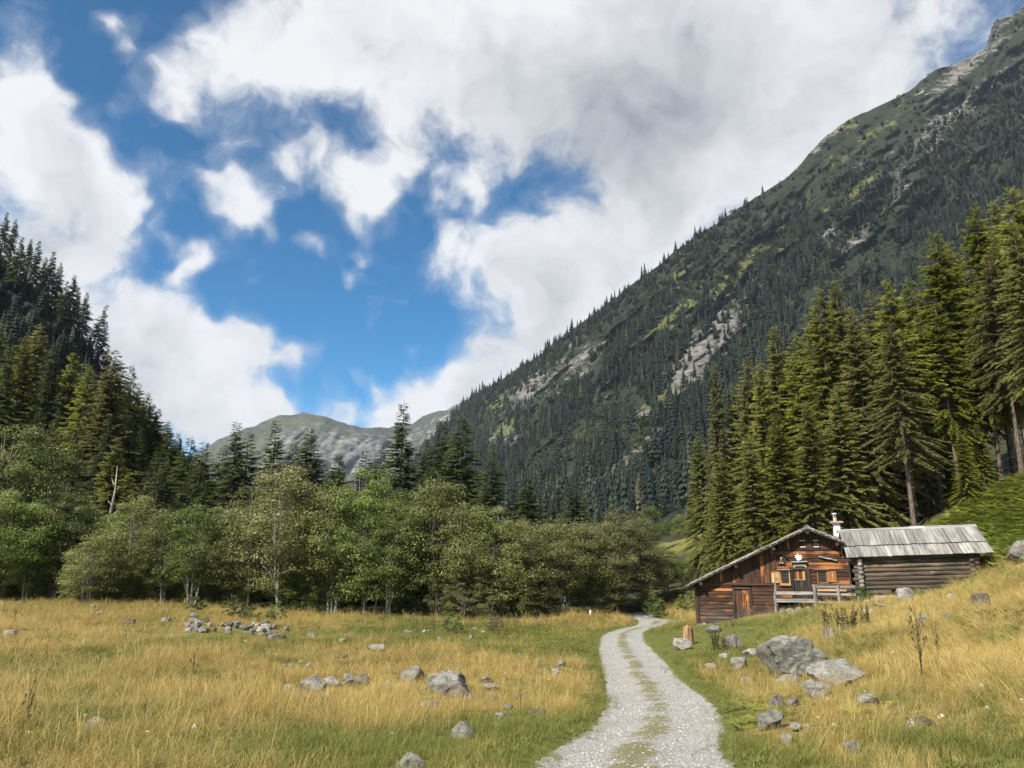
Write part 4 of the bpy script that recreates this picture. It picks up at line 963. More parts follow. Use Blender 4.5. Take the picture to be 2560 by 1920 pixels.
# doors
def door(x0, x1, z0, z1, n, m, name='door'):
    d = MB().box(x0, x1, .09, .12, z0, z1).obj(name, M['board_dark'], cabin)
    w = (x1-x0)/n
    for i in range(n): MB().rough_box(x0+i*w+.004, x0+(i+1)*w-.004, .05, .085, z0+.01, z1-.005, .002, 'z', 2).obj('board', m, d)
    return d
d1 = door(2.20, 2.99, .38, 2.0, 4, M['door_z']); d1['label'] = 'low plank stable door, orange above and grey below'
MB().rough_box(2.06, 2.20, -.04, .14, .25, 2.12, .008, 'z', 5).obj('jamb', M['frame_z'], d1)
MB().rough_box(2.99, 3.15, -.04, .14, .25, 2.12, .008, 'z', 5).obj('jamb', M['frame_z'], d1)
MB().rough_box(2.20, 2.99, -.03, .14, 2.0, 2.13, .006, 'x', 4).obj('lintel', M['frame_x'], d1)
MB().tube([(2.58+.075*math.cos(a), .035, 1.83+.075*math.sin(a)) for a in np.linspace(0, 6.0, 13)], [.012]*13, 5).obj('ring_handle', M['iron'], d1)
MB().rough_box(2.66, 2.98, .025, .05, 1.765, 1.79, .002, 'x', 2).obj('latch', M['iron'], d1)
d2 = door(5.49, 6.11, 1.45, 2.52, 4, M['frame_z']); d2['label'] = 'two-part plank entrance door, orange upper leaf over grey lower leaf'
for i in range(4): MB().rough_box(5.49+i*.155+.004, 5.49+(i+1)*.155-.004, .05, .085, 2.57, 3.1, .002, 'z', 2).obj('board', M['shutter'] if i % 2 else M['door_z'], d2)
MB().box(5.49, 6.11, .09, .12, 2.52, 3.1).obj('upper_leaf', M['board_dark'], d2)
MB().rough_box(5.48, 6.12, .0, .05, 2.515, 2.565, .003, 'x', 3).obj('rail', M['grey_x'], d2)
MB().rough_box(5.33, 5.485, -.05, .14, 1.2, 3.14, .006, 'z', 5).obj('jamb', M['frame_z'], d2)
MB().rough_box(6.115, 6.40, -.05, .14, 1.2, 3.14, .006, 'z', 5).obj('jamb', M['frame_z'], d2)
MB().rough_box(5.30, 6.44, -.06, .14, 3.10, 3.22, .006, 'x', 5).obj('lintel', M['frame_x'], d2)
# windows with bars and open shutters
def window(x0, x1, z0, z1, fm):
    w = MB().rough_box(x0, x0+.06, -.03, .10, z0, z1, .003, 'z', 2).rough_box(x1-.06, x1, -.03, .10, z0, z1, .003, 'z', 2).rough_box(x0+.06, x1-.06, -.03, .10, z0, z0+.06, .003, 'x', 2).rough_box(x0+.06, x1-.06, -.03, .10, z1-.05, z1, .003, 'x', 2).obj('window', M[fm], cabin)
    xm = (x0+x1)/2; zs = np.linspace(z0+.06, z1-.05, 4)
    MB().box(xm-.012, xm+.012, .035, .06, z0+.06, z1-.05).obj('glazing_bar', M['frame_z'], w)
    for zz in zs[1:3]: MB().box(x0+.06, x1-.06, .03, .055, zz-.011, zz+.011).obj('glazing_bar', M['frame_z'], w)
    for i in range(3):
        for a, b in ((x0+.06, xm-.012), (xm+.012, x1-.06)): MB().box(a, b, .062, .068, zs[i]+.01, zs[i+1]-.01).obj('pane', M['glass'], w)
    return w
w1 = window(4.75, 5.30, 2.28, 3.07, 'shutter'); w2 = window(6.74, 7.29, 2.35, 3.07, 'shutter')
MB().rough_box(4.60, 5.34, -.13, .05, 3.08, 3.135, .004, 'x', 3).obj('lintel', M['grey_x'], w1)
MB().rough_box(6.62, 7.42, -.13, .05, 3.08, 3.14, .004, 'x', 3).obj('lintel', M['grey_x'], w2)
MB().rough_box(6.70, 7.34, -.09, .05, 2.27, 2.345, .004, 'x', 3).obj('sill', M['frame_x'], w2)
MB().rough_box(4.72, 5.33, -.09, .05, 2.21, 2.275, .004, 'x', 3).obj('sill', M['shutter'], w1)
def shutter(x0, x1, z0, z1, m, mf):
    s = MB().rough_box(x0, x1, -.06, -.03, z0, z0+.07, .002, 'x', 2).rough_box(x0, x1, -.06, -.03, z1-.07, z1, .002, 'x', 2).rough_box(x0, x0+.06, -.061, -.031, z0+.07, z1-.07, .002, 'z', 2).rough_box(x1-.06, x1, -.061, -.031, z0+.07, z1-.07, .002, 'z', 2).obj('shutter', M[mf], cabin)
    n = 4; w = (x1-x0-.12)/n
    for i in range(n): MB().rough_box(x0+.06+i*w+.008, x0+.06+(i+1)*w-.008, -.05, -.028, z0+.07, z1-.07, .002, 'z', 2).obj('slat', M[m], s)
    return s
s1 = shutter(4.28, 4.735, 2.37, 3.0, 'shutter_pale', 'shutter'); s1['label'] = 'pale open shutter left of the left window'
s2 = shutter(7.30, 7.75, 2.44, 3.03, 'shutter', 'shutter'); s2['label'] = 'orange open shutter right of the right window'
for x0, x1 in ((5.95, 6.27), (6.68, 7.0)):
    s = MB().rough_box(x0, x1, -.05, -.02, 4.29, 4.80, .002, 'z', 2).obj('loft_shutter', M['board_dark'] if x0 < 6 else M['board_z'], cabin)
    for zz in (4.37, 4.73): MB().rough_box(x0+.01, x1-.01, -.075, -.05, zz-.022, zz+.022, .001, 'x', 2).obj('batten', M['white'], s)
    MB().rough_box(x0-.06, x0-.005, -.06, -.01, 4.28, 4.84, .002, 'z', 2).obj('frame', M['board_dark'], s)
    MB().rough_box(x1+.005, x1+.06, -.06, -.01, 4.28, 4.84, .002, 'z', 2).obj('frame', M['board_dark'], s)
MB().tube([(3.6, -.075, 3.27), (3.6, -.01, 3.27)], [.10, .10], 10).obj('owl_hole_cover', M['black'], cabin)
# chimney
ch = MB().rough_box(8.06, 8.46, 2.3, 2.74, 4.3, 5.82, .004, 'z', 5).obj('chimney', M['plaster'], cabin)
MB().add([(8.05,2.29,4.5),(8.48,2.29,4.4),(8.48,2.76,4.4),(8.05,2.76,4.5),(8.05,2.29,5.08),(8.48,2.29,4.93),(8.48,2.76,4.93),(8.05,2.76,5.08)], [(0,1,5,4),(1,2,6,5),(2,3,7,6),(3,0,4,7)]).obj('flashing', M['flashing'], ch)
MB().add([(7.90,2.12,5.83),(8.64,2.12,5.83),(8.64,2.92,5.83),(7.90,2.92,5.83),(7.97,2.2,5.93),(8.56,2.2,5.93),(8.56,2.85,5.93),(7.97,2.85,5.93)], [(0,3,2,1),(4,5,6,7),(0,1,5,4),(1,2,6,5),(2,3,7,6),(3,0,4,7)]).obj('cap_slab', M['cap'], ch)
MB().tube([(8.2,2.5,5.92),(8.2,2.5,6.1),(8.19,2.5,6.34)], [.10,.095,.09], 10).obj('flue', M['clay'], ch)
MB().tube([(8.195,2.42,6.16),(8.19,2.405,6.22),(8.19,2.40,6.28)], [.03,.045,.03], 6).obj('flue_opening', M['black'], ch)
MB().tube([(8.19,2.5,6.35),(8.19,2.5,6.375),(8.19,2.5,6.41),(8.19,2.5,6.43)], [.155,.16,.11,.02], 12).obj('flue_hood', M['white'], ch)

def make_rock_mesh(name, seed, m, ax=(1, 1, 1), sub=3, facets=11, rough=.13):
    g = np.random.default_rng(seed); b = bmesh.new(); bmesh.ops.create_icosphere(b, subdivisions=sub, radius=1)
    V = np.array([v.co[:] for v in b.verts]); N = norm(g.normal(0, 1, (facets, 3))); D = g.uniform(.50, .88, facets)
    N[0] = norm(np.array([g.normal(0,.25), g.normal(0,.25), 1.0])); D[0] = .78
    dot = V @ N.T; r = np.min(np.where(dot > .05, D[None] / np.maximum(dot, .05), 9), 1); r = np.minimum(r, 1.05)
    nz = (fbm(V[:, 0]*2.2+seed, V[:, 1]*2.2+V[:, 2]*1.7, 4, seed) - .5)
    nz2 = np.abs(fbm(V[:, 0]*5+seed*2, V[:, 1]*5+V[:, 2]*4.1, 3, seed+5) - .5)
    V2 = V * (r * (1 + rough*2*nz - rough*1.2*nz2))[:, None] * np.array(ax)
    for v, c in zip(b.verts, V2): v.co = c
    me = bpy.data.meshes.new(name); b.to_mesh(me); b.free(); me.materials.append(m)
    me.polygons.foreach_set('use_smooth', np.ones(len(me.polygons), bool))
    try: me.set_sharp_from_angle(angle=math.radians(22))
    except Exception: pass
    return me
def stone(name, x0, x1, y0, y1, z0, z1, m, parent, seed):
    o = link(name, make_rock_mesh(name, seed, m, sub=2, facets=9, rough=.05), parent)
    o.location = ((x0+x1)/2, (y0+y1)/2, (z0+z1)/2); o.scale = ((x1-x0)/1.6, (y1-y0)/1.6, (z1-z0)/1.6); return o
x = -.05; k = 0
while x < 2.1:
    w = random.uniform(.28, .55)
    stone('foundation_stone', x, x+w, -.14, .3, -.16, .12, M['rock_pale'], cabin, 300+k)
    if random.random() < .6: stone('foundation_stone', x+.1, x+w+.1, -.12, .3, -.42, -.12, M['rock_pale'], cabin, 330+k)
    x += w*.96; k += 1
x = 2.1
while x < 4.4:
    w = random.uniform(.3, .6); stone('foundation_stone', x, x+w, -.06, .3, -.4, .12, M['rock'], cabin, 360+k); x += w; k += 1

# terrace in front of the entrance
ter = building('terrace', 'small stone-based wooden terrace in front of the cabin entrance', 'terrace')
for i in range(6): MB().rough_box(4.42, 8.5, -1.0+i*.16, -1.0+(i+1)*.16-.012, 1.37, 1.42, .004, 'x', 4).obj('deck_board', M['frame_x'], ter)
x = 4.4; k = 0
while x < 8.5:
    w = random.uniform(.35, .7); top = 1.02 + .05*(x-4.4)
    stone('foundation_stone', x, x+w, -1.02, -.5, .35, top, M['rock'], ter, 400+k); x += w*.95; k += 1
for xx in (4.5, 6.46, 8.3): MB().rough_box(xx-.07, xx+.07, -.98, -.84, .8, 1.37, .006, 'z', 3).obj('post', M['frame_z'], ter)
MB().box(4.5, 8.4, -.2, -.15, .4, 1.36).obj('back_board', M['gloom'], ter)  # near-black sheet, paints the shade in the gap under the deck
# fence of grey rails
fe = building('fence', 'grey weathered rail fence with three posts before the cabin terrace', 'fence')
MB().tube([(4.36,-1.03,.55),(4.40,-1.05,1.2),(4.36,-1.02,1.7),(4.45,-1.04,2.1),(4.42,-1.03,2.40)], [.085,.075,.08,.065,.04], 7).obj('post', M['grey_z'], fe)
MB().rough_box(6.39, 6.54, -1.20, -1.10, .85, 2.26, .005, 'z', 4).obj('post', M['grey_z'], fe)
MB().rough_box(7.60, 7.74, -1.20, -1.10, 1.1, 2.27, .005, 'z', 4).obj('post', M['grey_z'], fe)
for a, b, z0, z1 in ((4.44,6.42,1.76,1.93),(4.42,6.42,1.34,1.54)): MB().rough_box(a, b, -1.09, -1.05, z0, z1, .006, 'x', 5).obj('rail', M['grey_x'], fe)
for a, b, z0, z1 in ((6.50,8.56,2.13,2.27),(6.52,8.56,1.73,1.87),(6.54,8.30,1.32,1.43)): MB().rough_box(a, b, -1.09, -1.05, z0, z1, .006, 'x', 5).obj('rail', M['grey_x'], fe)
MB().rough_box(6.40, 8.45, -1.13, -.93, 2.275, 2.30, .003, 'x', 4).obj('top_rail', M['grey_x'], fe)
be = building('bench', 'bench with yellow plank back against the cabin wall behind the fence', 'bench')
MB().rough_box(6.68, 8.2, -.16, -.11, 1.93, 2.05, .004, 'x', 4).obj('backrest', M['plank_new'], be)
MB().rough_box(6.62, 8.25, -.52, -.20, 1.72, 1.77, .004, 'x', 4).obj('seat', M['grey_x'], be)
for xx in (6.8, 8.05): MB().rough_box(xx-.05, xx+.05, -.48, -.2, 1.42, 1.72, .004, 'z', 2).obj('leg', M['grey_z'], be)
# things fixed to the gable wall
ed = building('edelweiss_ornament', 'large white edelweiss flower ornament on the cabin wall above the door', 'ornament')
cx, cz = 5.83, 3.80
for k, (a, l) in enumerate(zip([12,38,62,100,128,150,180,214,240,262,290,318,345], [.20,.22,.16,.24,.16,.23,.20,.17,.20,.22,.19,.21,.22])):
    a = math.radians(a); d = (math.cos(a), math.sin(a)); p = (-d[1], d[0])
    poly = [(cx, cz), (cx+d[0]*l*.45+p[0]*.026, cz+d[1]*l*.45+p[1]*.026), (cx+d[0]*l*.85+p[0]*.026, cz+d[1]*l*.85+p[1]*.026), (cx+d[0]*l, cz+d[1]*l), (cx+d[0]*l*.85-p[0]*.026, cz+d[1]*l*.85-p[1]*.026), (cx+d[0]*l*.45-p[0]*.026, cz+d[1]*l*.45-p[1]*.026)]
    MB().prism(poly, -.075-.003*(k % 3), -.05-.003*(k % 3)).obj('petal', M['white'], ed)
MB().tube([(cx, -.11, cz), (cx, -.06, cz)], [.035, .05], 9).obj('flower_centre', M['white'], ed)
sg = building('name_sign', 'long carved name board with pale letters above the cabin door', 'sign')
MB().rough_box(5.48, 6.22, -.075, -.04, 3.24, 3.49, .004, 'x', 4).obj('board', M['signboard'], sg)
MB().add([(5.40,-.22,3.50),(6.28,-.22,3.53),(6.28,-.02,3.57),(5.40,-.02,3.54),(5.40,-.22,3.53),(6.28,-.22,3.56),(6.28,-.02,3.60),(5.40,-.02,3.57)], [(0,3,2,1),(4,5,6,7),(0,1,5,4),(1,2,6,5),(2,3,7,6),(3,0,4,7)]).obj('cover_board', M['grey_x'], sg)
tc = bpy.data.curves.new('letters', 'FONT'); tc.body = 'Melchhütte'; tc.size = .17; tc.extrude = .006; tc.align_x = 'CENTER'; tc.align_y = 'CENTER'; tc.resolution_u = 2
to = bpy.data.objects.new('tmp', tc); COL.objects.link(to); dg = bpy.context.evaluated_depsgraph_get(); tm = bpy.data.meshes.new_from_object(to.evaluated_get(dg)); bpy.data.objects.remove(to)
tm.materials.clear(); tm.materials.append(M['letters']); tl_ = link('letters', tm, sg); tl_.location = (5.85, -.083, 3.37); tl_.rotation_euler = (math.pi/2, 0, 0); tl_.scale = (.86, 1.1, 1)
for xx in (5.56, 6.17): MB().rough_box(xx-.05, xx+.05, -.085, -.075, 3.25, 3.30, .004, 'x', 2).obj('scroll', M['letters'], sg)
cr = building('crucifix_shrine', 'small roofed wooden crucifix shrine on the cabin wall left of the white flower', 'shrine')
MB().prism([(4.66,3.34),(5.10,3.34),(5.16,3.78),(4.90,4.0),(4.62,3.78)], -.06, -.03).obj('back_board', M['board_dark'], cr)
for a, b in (((4.54,3.76),(4.91,4.05)), ((4.89,4.05),(5.24,3.76))):
    MB().add([(a[0],-.22,a[1]),(b[0],-.22,b[1]),(b[0],-.02,b[1]),(a[0],-.02,a[1]),(a[0],-.22,a[1]+.028),(b[0],-.22,b[1]+.028),(b[0],-.02,b[1]+.028),(a[0],-.02,a[1]+.028)], [(0,3,2,1),(4,5,6,7),(0,1,5,4),(1,2,6,5),(2,3,7,6),(3,0,4,7)]).obj('roof_board', M['frame_x'], cr)
MB().box(4.865, 4.895, -.085, -.062, 3.46, 3.86).box(4.76, 5.0, -.086, -.063, 3.775, 3.805).obj('cross', M['frame_z'], cr)
MB().tube([(4.88,-.11,3.54),(4.875,-.115,3.62),(4.88,-.12,3.70),(4.88,-.115,3.755),(4.88,-.12,3.775),(4.885,-.125,3.81)], [.012,.017,.026,.030,.014,.022], 7).tube([(4.88,-.115,3.75),(4.83,-.11,3.77),(4.785,-.10,3.80)], [.014,.011,.007], 5).tube([(4.88,-.115,3.75),(4.93,-.11,3.77),(4.975,-.10,3.80)], [.014,.011,.007], 5).obj('carved_figure', M['bone'], cr)
MB().rough_box(4.74, 5.02, -.15, -.06, 3.44, 3.465, .002, 'x', 2).obj('shelf', M['grey_x'], cr)
for xx in (4.80, 4.95): MB().tube([(xx,-.11,3.466),(xx,-.11,3.50),(xx,-.11,3.53)], [.022,.034,.028], 8).obj('flower_jar', M['pot'], cr)
tg = building('wooden_gutter', 'slanting grey wooden gutter piece on the wall right of the name board', 'gutter')
MB().add([(6.92,-.16,3.80),(7.84,-.16,3.59),(7.84,-.03,3.59),(6.92,-.03,3.80),(6.92,-.16,3.87),(7.84,-.16,3.66),(7.84,-.03,3.66),(6.92,-.03,3.87)], [(0,3,2,1),(4,5,6,7),(0,1,5,4),(1,2,6,5),(2,3,7,6),(3,0,4,7)]).obj('board', M['grey_x'], tg)
MB().tube([(7.1,-.03,3.74),(7.1,-.12,3.76)], [.03,.03], 5).obj('bracket', M['frame_z'], tg); MB().tube([(7.6,-.03,3.62),(7.6,-.12,3.64)], [.03,.03], 5).obj('bracket', M['frame_z'], tg)

# ------------------------------------------------------------------ the log barn
barn = building('log_barn', 'low grey log barn with silver board roof beside the cabin', 'barn')
BX0, BX1, BY = 8.62, 14.62, -.98
sl = lambda x: .030*(x - 8.6)         # the barn climbs a little with the hill
def blog(x0, x1, y, z, r, m='barn_log', seg=10):
    pts = [(x0+(x1-x0)*k/seg, y+random.uniform(-.012,.012), z+sl(x0+(x1-x0)*k/seg)*1.0+random.uniform(-.01,.01)) for k in range(seg+1)]
    return MB().tube(pts, [r*random.uniform(.94,1.05) for _ in pts], 10).obj('log', M[m], barn, True)
nlog = 9; lz = [1.90 + i*.225 for i in range(nlog)]
for i, zz in enumerate(lz):
    m = 'barn_log'
    if i == 0:
        blog(BX0-.1, 10.36, BY, zz, .135); blog(10.76, BX1, BY, zz, .13); continue
    blog(BX0 - (.12 if i % 2 else .02), BX1 + random.uniform(0, .15), BY, zz, .128)
MB().rough_box(8.60, 12.3, BY-.12, BY+.15, 1.42, 1.76, .012, 'x', 8).obj('sill_beam', M['barn_sill'], barn)
MB().rough_box(12.3, 14.6, BY-.10, BY+.15, 1.55, 1.90, .012, 'x', 6).obj('sill_beam', M['barn_sill'], barn)
for i in range(nlog):                # side wall logs; their round ends show beside the corner
    zz = 1.80 + i*.225 + .01
    MB().tube([(8.90+random.uniform(-.015,.015), BY-.30-random.uniform(0,.05), zz), (8.9, 1.0, zz), (8.9, 4.4, zz)], [.125*random.uniform(.92,1.05), .12, .11], 12).obj('side_log', M['log_end'], barn, True)
    MB().tube([(14.35, BY-.25, zz+sl(14.3)), (14.35, 1.0, zz+sl(14.3)), (14.35, 4.4, zz+sl(14.3))], [.12, .12, .11], 8).obj('side_log', M['barn_log'], barn, True)
MB().box(10.36, 10.76, BY+.05, BY+.1, 1.76, 2.1).obj('vent_opening', M['black'], barn)
MB().prism([(8.95,1.3),(14.3,1.3),(14.3,3.85),(8.95,3.7)], BY+.12, BY+.18).obj('gloom_sheet', M['gloom'], barn)  # near-black sheet with the barn's inner gloom painted into its colour
MB().box(8.9, 14.4, 4.3, 4.4, 1.3, 3.6).obj('back_wall', M['board_dark'], barn)
for xx in (8.93, 14.37):
    MB().add([(xx-.04,-.8,3.55+sl(xx)),(xx-.04,4.2,3.55+sl(xx)),(xx-.04,1.3,5.1+sl(xx)),(xx+.04,-.8,3.55+sl(xx)),(xx+.04,4.2,3.55+sl(xx)),(xx+.04,1.3,5.1+sl(xx))], [(0,1,2),(5,4,3),(0,3,4,1),(1,4,5,2),(2,5,3,0)]).obj('gable_wall', M['board_dark'], barn)
EV, RG = (-1.50, 3.79), (1.30, 5.27)   # eave and ridge in (y, z)
def rpt(x, t, lift, back=False):
    y = EV[0] + (RG[0]-EV[0])*t; zz = EV[1] + (RG[1]-EV[1])*t + lift + sl(x)
    if back: y = 2*RG[0] - y
    return (x, y, zz)
def rboards(t0, t1, lift, wmin, wmax, back=False, jit=.012):
    x = 8.24
    while x < 15.34:
        w = random.uniform(wmin, wmax); x1 = min(x+w, 15.34); j = random.uniform(-jit, jit); lf = lift + random.uniform(-.010, .010); th = .026
        a, b, c, d = rpt(x+.004, t0+j, lf, back), rpt(x1-.004, t0+j, lf, back), rpt(x1-.004, t1, lf-.004, back), rpt(x+.004, t1, lf-.004, back)
        dn = lambda q: (q[0], q[1], q[2]-th)
        MB().add([dn(a), dn(b), dn(c), dn(d), a, b, c, d], [(0,3,2,1),(4,5,6,7),(0,1,5,4),(1,2,6,5),(2,3,7,6),(3,0,4,7)]).obj('roof_board', M['roof_board'], barn)
        x = x1
rboards(0.0, .48, 0.0, .16, .34); rboards(.37, .985, .085, .18, .36)
rboards(0.0, .985, .0, .5, .8, True)
MB().add([rpt(8.3,.03,-.09),rpt(15.25,.03,-.09),rpt(15.25,.97,-.09),rpt(8.3,.97,-.09),rpt(8.3,.03,-.04),rpt(15.25,.03,-.04),rpt(15.25,.97,-.04),rpt(8.3,.97,-.04)], [(0,3,2,1),(4,5,6,7),(0,1,5,4),(1,2,6,5),(2,3,7,6),(3,0,4,7)]).obj('roof_underboards', M['frame_x'], barn)
for x0, x1, zo in ((8.16,12.0,0),(11.98,12.72,.03),(12.70,15.36,0)):
    MB().add([(x0,1.06,5.21+sl(x0)+zo),(x1,1.06,5.21+sl(x1)+zo),(x1,1.32,5.335+sl(x1)+zo),(x0,1.32,5.335+sl(x0)+zo),(x0,1.06,5.25+sl(x0)+zo),(x1,1.06,5.25+sl(x1)+zo),(x1,1.32,5.37+sl(x1)+zo),(x0,1.32,5.37+sl(x0)+zo)], [(0,3,2,1),(4,5,6,7),(0,1,5,4),(1,2,6,5),(2,3,7,6),(3,0,4,7)]).obj('ridge_board', M['roof_board_x'], barn)
    MB().add([(x0-.03,1.30,5.36+sl(x0)+zo),(x1,1.30,5.36+sl(x1)+zo),(x1,1.56,5.22+sl(x1)+zo),(x0-.03,1.56,5.22+sl(x0)+zo),(x0-.03,1.30,5.39+sl(x0)+zo),(x1,1.30,5.39+sl(x1)+zo),(x1,1.56,5.25+sl(x1)+zo),(x0-.03,1.56,5.25+sl(x0)+zo)], [(0,3,2,1),(4,5,6,7),(0,1,5,4),(1,2,6,5),(2,3,7,6),(3,0,4,7)]).obj('ridge_board', M['roof_board_x'], barn)
MB().tube([(8.45,-1.12,3.72),(11.5,-1.12,3.80),(14.75,-1.12,3.90)], [.13,.135,.125], 9).obj('eave_beam', M['barn_log'], barn, True)

# ------------------------------------------------------------------ rocks (pixel of the foot centre, width and height in pixels)
big_rocks = []
def rock(px, py, w, h, m, label=None, group=None, seed=None, depth=1.0, ax_rot=0.0, sub=3, facets=11, name='rock', cat='rock', sink=.25, tilt=0.0):
    p = hit(px, py); d = math.hypot(p[1], p[0]*.0 + 0); sc = d / FPX * 1.02
    W, H = w*sc*.92, h*sc*.84
    sd = seed if seed is not None else int(px*7 + py*13) % 9973
    me = make_rock_mesh(name, sd, M[m], sub=sub, facets=facets)
    o = link(name, me); H2 = H*(1 + sink)
    o.scale = (W/1.66, W*depth/1.66, H2/1.62); o.location = (p[0], p[1] + W*depth*.35, p[2] + H - H2*.5)
    o.rotation_euler = (0, tilt, ax_rot)
    big_rocks.append((p[0], p[1] + W*depth*.35, W*.42, W*depth*.42))
    return tag(o, label, cat, group)
RB = [
 (2000,1692,185,105,'rock','largest lichen-grey boulder on the slope below the cabin',.8,0),
 (2105,1716,132,64,'rock','second large grey boulder, right of and below the largest one',.9,0),
 (2050,1742,66,38,'rock_pale','pale-faced rock leaning in front of the second large boulder',.8,0),
 (1975,1722,58,34,'rock_pale','jagged pale rock at the foot of the largest boulder',.8,0),
 (1944,1777,46,42,'rock','upright dark-topped rock below the largest boulder',.8,0),
 (1985,1768,32,24,'rock','small rock touching the upright rock on the right slope',.8,0),
 (1932,1825,64,46,'rock','broad grey rock beside the yellow ferns right of the track',.8,0),
 (1968,1860,30,26,'rock_pale','small pale rock low on the right beside the track',.8,0),
 (1997,1830,28,22,'rock','small half-buried rock between two rocks on the right slope',.8,0),
 (2177,1767,54,32,'rock_pale','pale pointed rock in long grass right of the boulders',.8,0),
 (2316,1820,76,24,'rock_dark','flat brown slab sunk in the grass at the lower right',.9,0),
 (2137,1884,46,32,'rock','speckled grey rock with white flowers at the bottom right',.8,0),
 (1879,1641,40,20,'rock_pale','low pale rock left of the largest boulder',.8,0),
 (2320,1560,36,26,'rock','grey rock behind the tall thistle stalk on the slope',.8,0),
 (2268,1552,28,16,'rock_dark','small dark rock left of the tall thistle stalk',.8,0),
 (2373,1545,24,18,'rock','small grey rock above the long grass right of the thistle',.8,0),
 (2458,1516,36,36,'rock_dark','dark upright rock on the grassy slope below the barn end',.7,0),
 (2272,1502,48,34,'rock','angular boulder leaning against the front of the log barn',.7,0),
 (2173,1510,26,12,'rock_pale','white stone by the corner of the log barn',.8,0),
 (2176,1532,26,12,'rock_pale','white stone lying in grass below the barn corner',.8,0),
 (2206,1518,34,14,'rock','flat layered stone in front of the barn sill',.8,0),
 (2382,1495,22,14,'rock_pale','small pale stone below the right part of the barn wall',.8,0),
 (2590,1398,90,52,'rock','big grey outcrop on the slope at the right edge beyond the barn',.8,0),
 (2525,1386,30,20,'rock','low rock beside the outcrop at the right edge beyond the barn',.8,0),
 (1708,1625,50,28,'rock_pale','rounded pale boulder beside the right verge of the track',.8,0),
 (1785,1582,34,18,'rock','grey stone on the lawn below the cabin corner',.8,0),
 (1816,1646,30,16,'rock_pale','weathered pale stone in golden grass below the grey stump',.8,0),
 (1849,1672,44,30,'rock_pale','pale rock veiled by golden grass left of the largest boulder',.8,0),
 (1779,1672,28,16,'rock_pale','small pale stone veiled by grass right of the track',.8,0),
 (1868,1708,32,16,'rock','low stone below the veiled pale rock on the right slope',.8,0),
 (1122,1738,104,60,'rock','big square-edged grey boulder in the left meadow',.9,0),
 (1033,1708,54,40,'rock','rounded brown-grey boulder left of the square-edged one',.8,0),
 (777,1742,76,52,'rock_pale','pale wedge-shaped boulder at the left end of the boulder line',.8,0),
 (818,1716,62,26,'rock_pale','low pale slab behind the wedge-shaped boulder',.8,0),
 (870,1704,24,22,'rock_pale','small white stone on top of the boulder line',.8,0),
 (893,1718,64,32,'rock','flat grey boulder in the middle of the boulder line',.8,0),
 (968,1718,24,20,'rock_pale','small bluish white stone in the boulder line',.8,0),
 (1172,1762,54,30,'rock_dark','dark brown rock in front of the square-edged boulder',.8,0),
 (1150,1850,54,44,'rock','upright grey stone alone in the grass left of the track',.8,0),
 (1024,1932,62,52,'rock','pointed grey stone at the bottom edge of the picture',.8,0),
 (1216,1708,28,18,'rock_pale','small pale stone right of the square-edged boulder',.8,0),
 (1228,1728,40,18,'rock_pale','flat pale stone low right of the square-edged boulder',.8,0),
 (1228,1760,34,16,'rock_dark','flat dark stone between boulder and track',.8,0),
 (1272,1778,26,18,'rock','stone with a white vein left of the track',.8,0),
 (1253,1800,28,18,'rock_pale','round pale stone left of the track',.8,0),
 (1242,1818,28,9,'rock_pale','thin white slab lying left of the track',.8,0),
 (1061,1776,30,24,'rock_pale','speckled pale stone below the boulder line',.8,0),
 (1083,1770,22,20,'rock','small brown stone touching the speckled one',.8,0),
 (1351,1792,44,16,'rock_dark','dark flat stone in the grass at the left verge of the track',.8,0),
 (1404,1666,24,16,'rock_pale','white stone in golden grass left of the track',.8,0),
 (1391,1686,28,16,'rock','grey stone below the white one left of the track',.8,0),
 (1293,1756,20,22,'rock','grey stone beside bare stalks left of the track',.8,0),
 (234,1822,48,26,'rock_pale','white boulder in the grass at the lower left',.8,0),
 (276,1826,20,13,'rock','small grey stone touching the white boulder at the lower left',.8,0),
 (717,1730,20,18,'rock_pale','small pale stone left of the wedge-shaped boulder',.8,0),
 (945,1630,48,20,'rock_pale','peaked pale stone alone in the middle of the meadow',.8,0),
 (776,1596,24,17,'rock','round grey stone right of the stone heap',.8,0),
 (855,1605,20,11,'rock_pale','white stone in the meadow right of the round grey one',.8,0),
 (853,1645,32,9,'rock_dark','flat dark slab in the middle of the meadow',.8,0),
 (776,1676,28,22,'rock','grey stone amid white flowers in the left meadow',.8,0),
 (18,1594,44,20,'rock_pale','pale stones slab at the left edge of the meadow',.8,0),
 (40,1590,22,14,'rock','grey stone next to the slab at the left edge',.8,0),
 (426,1596,26,13,'rock_pale','pale flat stone in front of the stone heap',.8,0),
 (320,1560,24,14,'rock_dark','brown stone left of the stone heap',.8,0),
 (231,1524,16,13,'rock_pale','pale stone at the far edge of the meadow, left',.8,0),
 (411,1556,28,13,'rock_pale','pale slab just left of the stone heap',.8,0),
 (244,1536,22,10,'rock','stone below the pale one at the far left edge of the meadow',.8,0),
 (63,1638,24,17,'rock_dark','brownish stone veiled by grass at the left',.8,0),
]
for (px, py, w, h, m, l, dp, _) in RB:
    rock(px, py, w, h, m, l, 'rocks in the meadow', depth=dp, ax_rot=random.uniform(-.4, .4), sub=5 if w > 60 else 4, facets=15 if w > 60 else 11)
g = np.random.default_rng(41)
for i, (x, y) in enumerate([(709,1668),(725,1668),(741,1674),(1015,1582),(1025,1584),(1059,1583),(1071,1583),(1178,1596),(1187,1574),(1208,1583),(700,1610),(1100,1600),(1300,1640)]):
    rock(x, y, g.uniform(10, 15), g.uniform(7, 10), 'rock_pale', 'small pale stone in the grass before the alders', 'small pale stones before the alders', sub=2)
